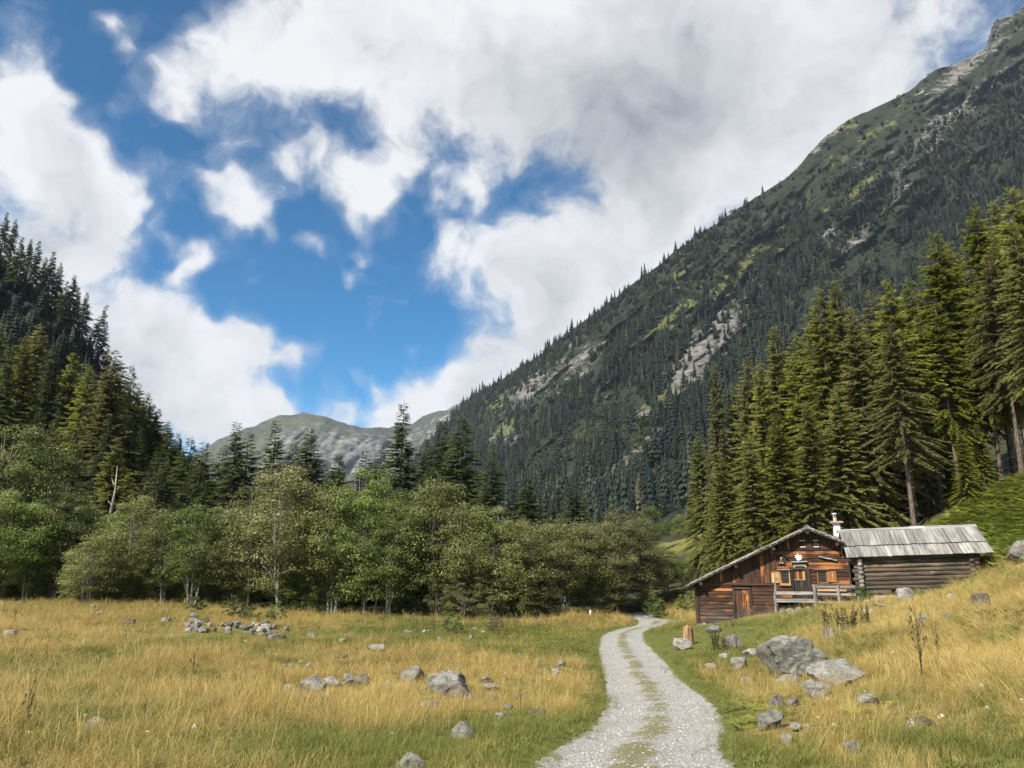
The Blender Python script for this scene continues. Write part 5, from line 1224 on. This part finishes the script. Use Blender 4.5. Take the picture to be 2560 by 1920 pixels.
for i in range(46):
    u = g.uniform(); x = 455 + 265*u; c = np.interp(u, [0,.45,.6,1], [1572,1572,1576,1592])
    x += g.normal(0, 3); y = c + g.normal(0, 8)
    rock(x, y, g.uniform(12, 24), g.uniform(11, 17), ['rock', 'rock_dark', 'rock_pale', 'rock'][i % 4], 'grey stone in the ' + ['left', 'middle', 'right'][min(2, int(u*3))] + ' third of the long stone heap before the trees', 'heap stones part %d' % min(2, int(u*3)), seed=500+i, sub=2, facets=9, sink=.1)

# stumps
def stump(px, py, w, h, m, label, seed, flare=1.3):
    p = hit(px, py); sc = p[1]/FPX*1.02; W, H = w*sc/2, h*sc; rs = random.Random(seed)
    e = thing('tree_stump', label, 'stump', tuple(p)); b = MB(); n = 14; V = []; F = []
    for k, (f, r) in enumerate([(-.15, flare), (.0, flare*.95), (.25, 1.05), (.6, 1.0), (.95, .95), (1.0, .85)]):
        for i in range(n):
            a = 6.283*i/n; rr = W*r*(1 + .16*math.sin(3*a+seed) + .10*math.sin(7*a+seed*2)); top = (rs.uniform(-.10, .06) if f > .9 else 0)
            V.append((rr*math.cos(a), rr*math.sin(a), H*(f+top)))
    for k in range(5):
        for i in range(n): F.append((k*n+i, k*n+(i+1)%n, (k+1)*n+(i+1)%n, (k+1)*n+i))
    b.add(V, F).obj('bark', m, e)
    b = MB(); b.add([(W*.80*math.cos(6.283*i/n)*(1+.1*math.sin(3*6.283*i/n+seed)), W*.80*math.sin(6.283*i/n), H*.93+.02*math.sin(i*2)) for i in range(n)] + [(0,0,H*.90)], [(i, (i+1)%n, n) for i in range(n)]).obj('cut_face', m, e)
stump(1722, 1612, 20, 42, M['stump'], 'narrow orange-brown tree stump on the lawn left of the cabin door', 1, 1.0)
stump(1832, 1626, 34, 34, M['stump_grey'], 'grey split tree stump in the grass below the cabin', 2, .85)
stump(2072, 1600, 26, 26, M['stump_grey'], 'small grey stump on top of the largest boulder', 3, 1.0)
p = hit(1476, 1541); e = thing('marker_post', 'small white marker post on the grassy bank at the track bend', 'post', tuple(p))
MB().rough_box(-.09, .09, -.06, .06, -.1, .42, .004, 'z', 3).obj('post', M['white'], e); MB().prism([(-.09,.42),(.09,.42),(.05,.5),(-.05,.5)], -.06, .06).obj('tip', M['white'], e)

# ------------------------------------------------------------------ tall weeds
def weed_mesh(seed, kind):
    g = np.random.default_rng(seed); rs = random.Random(seed); st = MB(); B = []; D = []; L = []
    ns = {'dock': 2, 'thistle': 3, 'leafy': 6, 'twig': 1, 'fireweed': 4}[kind]
    for s in range(ns):
        a = rs.uniform(0, 6.28); ln = rs.uniform(.05, .28); h = rs.uniform(.7, 1.0); o = Vector((rs.uniform(-.1,.1), rs.uniform(-.1,.1), 0)) * (2 if kind in ('leafy','fireweed') else .7)
        pts = [o + Vector((ln*f*f*math.cos(a), ln*f*f*math.sin(a), -.03 + f*h)) for f in np.linspace(0, 1, 6)]
        st.tube(pts, [.011*(1-.75*f) for f in np.linspace(0, 1, 6)], 4, False)
        m = {'dock': 46, 'thistle': 22, 'leafy': 60, 'twig': 0, 'fireweed': 50}[kind]
        for i in range(m):
            f = g.uniform(.15, 1) if kind in ('leafy', 'thistle') else g.uniform(.55, 1)
            k = f*5; q = pts[int(min(4, k))].lerp(pts[int(min(4, k))+1], k - int(min(4, k))); aa = g.uniform(0, 6.28)
            B.append(q); D.append((math.cos(aa), math.sin(aa), g.uniform(-.2, .9))); L.append({'dock': .03, 'thistle': .05, 'leafy': .10, 'fireweed': .06}.get(kind, .05)*g.uniform(.6, 1.4)*(1.15-.6*f))
        for i in range({'twig': 14, 'thistle': 6, 'dock': 4}.get(kind, 2)):
            f = rs.uniform(.3, .9); q = pts[int(f*5)]; aa = rs.uniform(0, 6.28); l = rs.uniform(.12, .3)
            st.tube([q, q + Vector((l*.6*math.cos(aa), l*.6*math.sin(aa), l*.7))], [.006, .002], 3, False)
            if kind != 'twig':
                for j in range(6): B.append(q + Vector((l*.6*math.cos(aa), l*.6*math.sin(aa), l*.7))); D.append(g.normal(0, 1, 3)); L.append(.05)
    stem = st.mesh('stem', M['weedstem'], False)
    if not B: return stem, None
    B = np.array([tuple(b) for b in B]); D = norm(np.array([tuple(d) for d in D])); L = np.array(L); sd = norm(np.cross(D, g.normal(0, 1, D.shape)))
    V, F = rhombi(B, D, sd, L, L*.42)
    return stem, mesh_np('leaves', V, F, [M['weed'] if kind != 'fireweed' else M['fluff']], {'v': ('FACE', g.uniform(0, 1, len(F)))})
M['weedstem'] = plain('dark_stalk', (0.075, 0.05, 0.028), .8, 10, .4)
M['fluff'] = foliage_mat('dried_seed_heads', (0.16, 0.09, 0.06), (0.30, 0.19, 0.14), (0.50, 0.38, 0.32), transl=.3)
WM = {k: [weed_mesh(600+i*7+j, k) for j in range(2)] for i, k in enumerate(('dock', 'thistle', 'leafy', 'twig', 'fireweed'))}
weeds = [(2312,1712,225,'thistle','tallest dark thistle stalk on the right slope before the barn',.9),(2350,1650,110,'thistle','shorter dark stalk right of the tallest thistle',.9),(2070,1572,55,'leafy','leafy dark weed below the fence, first from the left',1.2),(2105,1578,62,'leafy','leafy dark weed below the fence, second from the left',1.2),(2130,1580,66,'leafy','leafy dark weed below the fence, third from the left',1.2),(2165,1570,60,'leafy','leafy dark weed below the barn corner',1.1),
  (1836,1620,105,'twig','bare dark sapling twig in front of the low stable door',1.0),(1790,1625,50,'leafy','weeds between the orange and the grey stump',1.3),(1815,1632,45,'leafy','weeds beside the grey stump',1.3),(56,1845,175,'dock','tall brown dock stalk at the left edge',.7),(480,1722,100,'dock','dark dock stalk in the left meadow',.8),(455,1712,70,'dock','leaning dock stalk left of the darker one',.9),(355,1810,70,'dock','dark forked stalk behind the white boulder at lower left',.8),(672,1820,40,'dock','black stalk stub in flattened grass left of the boulders',.8),(1305,1782,100,'twig','bare branched stalks beside the grey stone left of the track',.9),
  (240,1690,70,'dock','thin seed stalk in the left meadow',.6),(110,1680,80,'dock','thin seed stalk near the left edge of the meadow',.6),(660,1660,45,'dock','seed stalk with umbel in the middle left meadow',.9),(30,1575,60,'dock','thin stalk at the far left of the meadow',.6),(150,1590,50,'dock','thin stalk beyond the slab at the left edge',.6)]
for i, (px, py, h, k, l, sx) in enumerate(weeds):
    p = hit(px, py); H = h*p[1]/FPX*1.02; pr = WM[k][i % 2]; e = thing('weed_stalk', l, 'plant', tuple(p), i*1.1, 'tall weeds'); e.scale = (H*sx*(.45 if k == 'thistle' else .75), H*sx*(.45 if k == 'thistle' else .75), H)
    link('stem', pr[0], e)
    if pr[1]: link('leaves', pr[1], e)
for i, (px, py) in enumerate([(1040,1578),(1075,1580),(1090,1582),(1112,1583),(1170,1585),(1225,1590),(1238,1588),(1252,1590),(1262,1585),(1340,1575),(1370,1570),(960,1568),(1290,1586),(915,1565)]):
    p = hit(px, py); H = g.uniform(1.0, 1.6); pr = WM['fireweed'][i % 2]; e = thing('weed_stalk', 'faded pinkish fireweed going to seed before the alders', 'plant', tuple(p), i, 'faded fireweed'); e.scale = (H*.9, H*.9, H)
    link('stem', pr[0], e); link('leaves', pr[1], e)

# ------------------------------------------------------------------ grass, ferns, flowers, gravel: scattered stuff
def tuft(name, seed, n, h0, h1, spread, width, bend, m, curve=5, head=False):
    g = np.random.default_rng(seed); V = []; F = []; hh = []; vv = []
    for i in range(n):
        a = g.uniform(0, 6.28); r = spread*math.sqrt(g.uniform()); h = g.uniform(h0, h1); la = g.uniform(0, 6.28); ln = bend*h*g.uniform(.2, 1.2); w = width*g.uniform(.7, 1.3)
        sx, sy = -math.sin(la), math.cos(la); b0 = len(V); v = g.uniform()
        if g.uniform() < .5: sx, sy = math.cos(la)*.6+sx*.8, math.sin(la)*.6+sy*.8
        for k in range(curve):
            f = k/(curve-1); ww = w*(1-f)**.6*.5 if not head else w*.5*(1 if f < .6 else (1.5 if f < .9 else .3))
            x = r*math.cos(a) + ln*f*f*math.cos(la); y = r*math.sin(a) + ln*f*f*math.sin(la); z = h*(f - .18*bend*f**3) - .03
            V += [(x-sx*ww, y-sy*ww, z), (x+sx*ww, y+sy*ww, z)]; hh += [f, f]; vv += [v, v]
        for k in range(curve-1): F.append((b0+2*k, b0+2*k+1, b0+2*k+3, b0+2*k+2))
    me = mesh_np(name, np.array(V), np.array(F), [m], {'h': ('POINT', hh), 'v': ('POINT', vv)})
    return bpy.data.objects.new(name, me)
def fern_proto(name, seed):
    g = np.random.default_rng(seed); B = []; D = []; L = []; S = []
    for i in range(9):
        a = i*.7 + g.uniform(-.3, .3); ln = g.uniform(.45, .75); d = np.array([math.cos(a), math.sin(a), 0]); p = np.array([-d[1], d[0], 0])
        for f in np.linspace(.15, 1, 9):
            b = d*ln*f*.8 + np.array([0, 0, ln*(1.0*f - .65*f*f)])
            for sg in (-1, 1): B.append(b); D.append(norm(d*.5 + p*sg + np.array([0, 0, -.15]))); L.append(.24*ln*(1.15-f) + .03); S.append(norm(np.cross(D[-1], [0, 0, 1.0])))
    B, D, L, S = map(np.array, (B, D, L, S)); V, F = rhombi(B, D, S, L, L*.42)
    n = len(V); me = mesh_np(name, V, F, [M['fern']], {'h': ('POINT', np.ones(n)), 'v': ('POINT', np.repeat(g.uniform(0, 1, n//4), 4))}); return bpy.data.objects.new(name, me)
def pebble_proto(name, seed):
    return bpy.data.objects.new(name, make_rock_mesh(name, seed, M['pebble'], (1, .8, .55), sub=1, facets=7))
def flower_proto(name, seed, m):
    g = np.random.default_rng(seed); b = MB()
    for i in range(4):
        x, y, h = g.uniform(-.05, .05), g.uniform(-.05, .05), g.uniform(.30, .5); b.tube([(x*.4, y*.4, 0), (x, y, h)], [.002, .002], 3, False)
    me0 = b.mesh('s', M['grass'])
    b2 = MB()
    for i in range(10):
        x, y, h = g.uniform(-.05, .05), g.uniform(-.05, .05), g.uniform(.38, .46); r = .013
        b2.add([(x+r*math.cos(q*1.047), y+r*math.sin(q*1.047), h+.004*math.sin(q)) for q in range(6)] + [(x, y, h+.008)], [(q, (q+1)%6, 6) for q in range(6)])
    me = b2.mesh(name, m); return bpy.data.objects.new(name, me)
def coll(name, objs):
    c = bpy.data.collections.new(name)
    for o in objs: c.objects.link(o)
    return c
def scatter(name, label, cat, pts, rot, scl, idx, gold, collection):
    n = len(pts); me = bpy.data.meshes.new(name); me.vertices.add(n); me.vertices.foreach_set('co', np.ascontiguousarray(pts, np.float32).ravel())
    for nm, ty, arr in (('rot', 'FLOAT_VECTOR', rot), ('scl', 'FLOAT_VECTOR', scl), ('idx', 'INT', idx), ('gold', 'FLOAT', gold), ('rnd', 'FLOAT', RNG.uniform(0, 1, n))):
        at = me.attributes.new(nm, ty, 'POINT'); at.data.foreach_set('vector' if 'VEC' in ty else 'value', np.ascontiguousarray(arr, np.int32 if ty == 'INT' else np.float32).ravel())
    o = link(name, me); tag(o, label, cat, kind='stuff')
    ng = bpy.data.node_groups.new(name, 'GeometryNodeTree'); ng.interface.new_socket('Geometry', in_out='INPUT', socket_type='NodeSocketGeometry'); ng.interface.new_socket('Geometry', in_out='OUTPUT', socket_type='NodeSocketGeometry')
    N = ng.nodes; gi = N.new('NodeGroupInput'); go = N.new('NodeGroupOutput'); ip = N.new('GeometryNodeInstanceOnPoints'); ci = N.new('GeometryNodeCollectionInfo')
    ci.inputs['Collection'].default_value = collection; ci.inputs['Separate Children'].default_value = True; ci.inputs['Reset Children'].default_value = True
    ip.inputs['Pick Instance'].default_value = True
    def na(nm, ty):
        q = N.new('GeometryNodeInputNamedAttribute'); q.data_type = ty; q.inputs['Name'].default_value = nm; return q.outputs['Attribute']
    lk = ng.links.new; lk(gi.outputs[0], ip.inputs['Points']); lk(ci.outputs[0], ip.inputs['Instance']); lk(na('idx', 'INT'), ip.inputs['Instance Index'])
    lk(na('rot', 'FLOAT_VECTOR'), ip.inputs['Rotation']); lk(na('scl', 'FLOAT_VECTOR'), ip.inputs['Scale']); lk(ip.outputs[0], go.inputs[0])
    md = o.modifiers.new('scatter', 'NODES'); md.node_group = ng
    return o
GR = coll('grass_kinds', [
    tuft('grass_a', 1, 26, .30, .62, .10, .0065, .75, M['grass']), tuft('grass_b', 2, 24, .35, .75, .12, .006, .55, M['grass']), tuft('grass_c', 3, 24, .25, .58, .15, .0065, 1.5, M['grass']),
    tuft('grass_d', 4, 30, .14, .32, .12, .009, .8, M['grass'], 4), tuft('grass_e', 5, 30, .18, .40, .13, .008, .6, M['grass'], 4), tuft('grass_f', 6, 34, .04, .11, .16, .008, .7, M['grass'], 3),
    tuft('grass_g', 7, 9, .55, .95, .10, .005, .5, M['grass'], 5, True), tuft('grass_h', 8, 16, .10, .26, .12, .035, 1.1, M['grass'], 4), tuft('grass_i', 9, 20, .35, .7, .22, .006, 2.2, M['grass'])])
g = np.random.default_rng(55); bands = [(2.5,8,46),(8,14,62),(14,22,42),(22,35,24),(35,55,15),(55,84,9)]
PX, PY = [], []
for y0, y1, dn in bands:
    hw = .74*y1 + 4; n = int((y1-y0)*2*hw*dn); x = g.uniform(-hw, hw, n); y = g.uniform(y0, y1, n); k = np.abs(x) < .74*y + 4; PX.append(x[k]); PY.append(y[k])
x = np.concatenate(PX); y = np.concatenate(PY)
lx, ly = local(x, y); lx = lx/BS; ly = ly/BS
keep = ~((lx > -.15) & (lx < 8.6) & (ly > -.1) & (ly < 7.1)) & ~((lx > 4.3) & (lx < 8.6) & (ly > -1.05) & (ly < .2)) & ~((lx > 8.5) & (lx < 14.7) & (ly > -1.1) & (ly < 4.5))
rd = road_dist(x, y); keep &= (rd > 1.28 + .35*(fbm(x*.9, y*.9, 2, 44)-.5)*2 + .15*g.uniform(-1, 1, len(x))) | ((rd < .38) & (g.uniform(0, 1, len(x)) < .55*sstep(.45, .6, fbm(x*.8, y*.5, 2, 45)))) | ((rd > .95) & (g.uniform(0, 1, len(x)) < .95*sstep(.38, .56, fbm(x*1.3, y*1.3, 2, 46))))
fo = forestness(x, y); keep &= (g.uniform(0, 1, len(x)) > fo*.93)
for bx, by, rx, ry in big_rocks: keep &= ((x-bx)/rx)**2 + ((y-by)/ry)**2 > 1
fernz = ((ly > 5.2) & (lx > 9)) | ((lx > 15.2) & (ly > -.5)); keep &= ~fernz | (g.uniform(0, 1, len(x)) < .1)
x, y, rd, fo = x[keep], y[keep], rd[keep], fo[keep]
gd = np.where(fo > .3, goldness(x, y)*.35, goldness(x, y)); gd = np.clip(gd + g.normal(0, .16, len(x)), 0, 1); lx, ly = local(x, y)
lawn = np.clip(np.exp(-((x-9.5)**2/30 + (y-43)**2/60))*1.3 + (1 - sstep(1.2, 1.9, rd))*.8 + 1.4*np.exp(-((lx-2.5)**2/16 + (ly+1.8)**2/4)), 0, 1)
u = g.uniform(0, 1, len(x)); idx = np.where(u < lawn, 5, np.where(gd > .5, np.where(u > .74, 6, g.integers(0, 3, len(x))), np.where(u > .75, g.integers(0, 3, len(x)), g.integers(3, 5, len(x)))))
herb = fbm(x*.6+9, y*.45, 3, 14); idx = np.where((herb > .60) & (u > lawn) & (g.uniform(0, 1, len(x)) < .6), 7, idx); gd = np.where(idx == 7, gd*.15, gd)
idx = np.where((fbm(x*.5, y*.4+7, 3, 15) > .58) & (idx < 3), 8, idx)
clump = fbm(x*.55, y*.55, 3, 12)
sc = (.62 + .9*clump)*g.uniform(.8, 1.2, len(x)) * np.interp(y, [4, 8, 11, 30, 80], [.26, .36, .60, .66, .90]) * np.where(fo > .3, .8, 1) * np.interp(rd, [1.2, 2.6], [.6, 1])
wd_ = np.interp(y, [5, 20, 45, 80], [1.0, 1.25, 1.8, 2.4])
wind = .22 + .25*(fbm(x*.1, y*.1, 2, 90)-.5)
rz = g.uniform(0, 6.28, len(x)); rot = np.stack([g.normal(0, .10, len(x)), g.normal(0, .10, len(x)) + 0*wind, rz], 1)
rgt = sstep(3, 9, x - np.interp(y, ROADL[:, 1], ROADL[:, 0]))      # the right slope's grass lies over to the right
lean = .10 + .34*rgt + .25*(fbm(x*.25, y*.25, 2, 91)-.4)
phi = np.where(rgt > .4, math.pi, 0.0) + 5*(fbm(x*.18, y*.18, 2, 92)-.5) - rz
rot[:, 0] += -lean*np.sin(phi); rot[:, 1] += lean*np.cos(phi)
for bx, by, rx, ry in big_rocks: sc = sc*(1 - .5*np.exp(-(((x-bx)/(rx+.35))**2 + ((y-by+ry*1.2)/(ry+.9))**2)))
hp = hit(585, 1578); near_heap = np.exp(-(((x-hp[0])/9)**2 + ((y-hp[1])/4.5)**2)); sc = sc*(1 - .6*near_heap)
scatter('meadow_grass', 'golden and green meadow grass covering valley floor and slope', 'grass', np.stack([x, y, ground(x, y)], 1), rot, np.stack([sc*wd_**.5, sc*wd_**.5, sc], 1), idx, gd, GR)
print('grass', len(x))
# bracken on the steep bank behind the barn
FE = coll('bracken_kinds', [fern_proto('bracken_a', 1), fern_proto('bracken_b', 2)])
n = 15000; x = g.uniform(20, 62, n); y = g.uniform(44, 84, n); lx, ly = local(x, y); lx /= BS; ly /= BS
k = (((ly > 5.0) & (lx > 8)) | ((lx > 15.0) & (ly > -1.5))) & (x > 26 - .0*y) & (y < 66 + np.clip((x-33)*.12, 0, 5)) & ~((lx > 8.3) & (lx < 15.5) & (ly > -1.6) & (ly < 4.6)); x, y = x[k], y[k]
scatter('bracken', 'bright green bracken on the steep bank behind the barn', 'ferns', np.stack([x, y, ground(x, y)], 1), np.stack([g.normal(0,.15,len(x)), g.normal(0,.15,len(x)), g.uniform(0,6.28,len(x))], 1), np.repeat((g.uniform(.9, 1.7, len(x)))[:, None], 3, 1), g.integers(0, 2, len(x)), np.clip(fbm(x*.2, y*.2, 3, 8)*.9-.1, 0, 1), FE)
fx = []; 
for px, py, r, n in [(1915,1815,.8,9),(1890,1790,.6,6),(1935,1750,.6,6),(1960,1790,.5,4),(640,1548,2.5,30),(760,1552,3,30),(560,1545,3,30),(1135,1740,.6,6),(1600,1545,3,20),(1420,1560,3,20)]:
    c = hit(px, py); fx.append(np.stack([c[0] + g.normal(0, r, n), c[1] + g.normal(0, r, n)], 1))
q = np.concatenate(fx); q = q[road_dist(q[:, 0], q[:, 1]) > 1.5]
scatter('verge_ferns', 'yellow-green ferns between the rocks and along the wood edge', 'ferns', np.stack([q[:, 0], q[:, 1], ground(q[:, 0], q[:, 1])], 1), np.stack([g.normal(0,.15,len(q)), g.normal(0,.15,len(q)), g.uniform(0,6.28,len(q))], 1), np.repeat(g.uniform(.35, .65, len(q))[:, None], 3, 1), g.integers(0, 2, len(q)), g.uniform(.2, .8, len(q)), FE)
# white and yellow flowers
FL = coll('flower_kinds', [flower_proto('yarrow_a', 1, M['petal']), flower_proto('yarrow_b', 2, M['petal']), flower_proto('yellow_flower', 3, M['petal_y'])])
fx = []
for px, py, r, n in [(2150,1870,1.2,22),(2200,1820,1.5,16),(2500,1730,1.2,10),(2060,1860,.8,8),(2330,1790,1.5,8),(1935,1630,1.5,16),(300,1680,2,14),(600,1660,3,30),(560,1640,3,24),(790,1640,3,26),(1300,1720,2,18),(500,1810,2,10),(950,1850,1.5,8),(1800,1620,2,10),(2300,1640,2.5,10)]:
    c = hit(px, py); fx.append(np.stack([c[0] + g.normal(0, r, n), c[1] + g.normal(0, r*1.3, n)], 1))
q = np.concatenate(fx)[::3]; q = q[road_dist(q[:, 0], q[:, 1]) > 1.5]; ii_ = np.where(g.uniform(0, 1, len(q)) < .1, 2, g.integers(0, 2, len(q)))
scatter('meadow_flowers', 'white yarrow and a few yellow flowers dotted through the grass', 'flowers', np.stack([q[:, 0], q[:, 1], ground(q[:, 0], q[:, 1])], 1), np.stack([g.normal(0,.12,len(q)), g.normal(0,.12,len(q)), g.uniform(0,6.28,len(q))], 1), np.repeat(g.uniform(.45, .75, len(q))[:, None], 3, 1), ii_, g.uniform(0, 1, len(q)), FL)
# loose stones on the track
PB = coll('pebble_kinds', [pebble_proto('pebble_a', 1), pebble_proto('pebble_b', 2), pebble_proto('pebble_c', 3)])
n = 16000; tt = g.uniform(0, 1, n)**1.6; fi = np.interp(3 + tt*45, rc[:, 1][:560], np.arange(560)); ai = np.clip(g.normal(0, .55, n), -1.02, 1.02); ai = np.where((np.abs(ai) < .22) & (g.uniform(0, 1, n) < .7), np.sign(ai)*.5 + g.normal(0, .16, n), ai)
ca = (ai+1)/2*(NA-1); i0 = np.clip(fi.astype(int), 0, 618); j0 = np.clip(ca.astype(int), 0, NA-2); fu = (fi-i0)[:, None]; fv = np.clip(ca-j0, 0, 1)[:, None]
Q = rV.reshape(620, NA, 3); pos = (Q[i0, j0]*(1-fu)*(1-fv) + Q[np.minimum(i0+1, 619), j0]*fu*(1-fv) + Q[i0, j0+1]*(1-fu)*fv + Q[np.minimum(i0+1, 619), j0+1]*fu*fv)
s_ = np.abs(g.normal(.012, .008, n)) + .007
scatter('gravel', 'loose grey gravel on the track', 'gravel', pos, np.stack([g.normal(0,.3,n), g.normal(0,.3,n), g.uniform(0,6.28,n)], 1), np.repeat(s_[:, None], 3, 1), g.integers(0, 3, n), g.uniform(0, 1, n), PB)

# ------------------------------------------------------------------ thin mountain air
hz = MB().box(-3200, 5200, -60, 5600, -14, 1500).obj('haze', bpy.data.materials.new('air'))
tag(hz, 'thin bluish mountain air filling the valley', 'haze', kind='stuff')
hm = hz.data.materials[0]; hm.use_nodes = True; ht = NT(hm.node_tree)
pv = ht.n('ShaderNodeVolumePrincipled', inp={'Color': (0.72, 0.83, 1.0, 1), 'Density': 4.0e-5, 'Anisotropy': 0.1})
ho = ht.n('ShaderNodeOutputMaterial'); ht.link(pv.outputs[0], ho.inputs['Volume'])
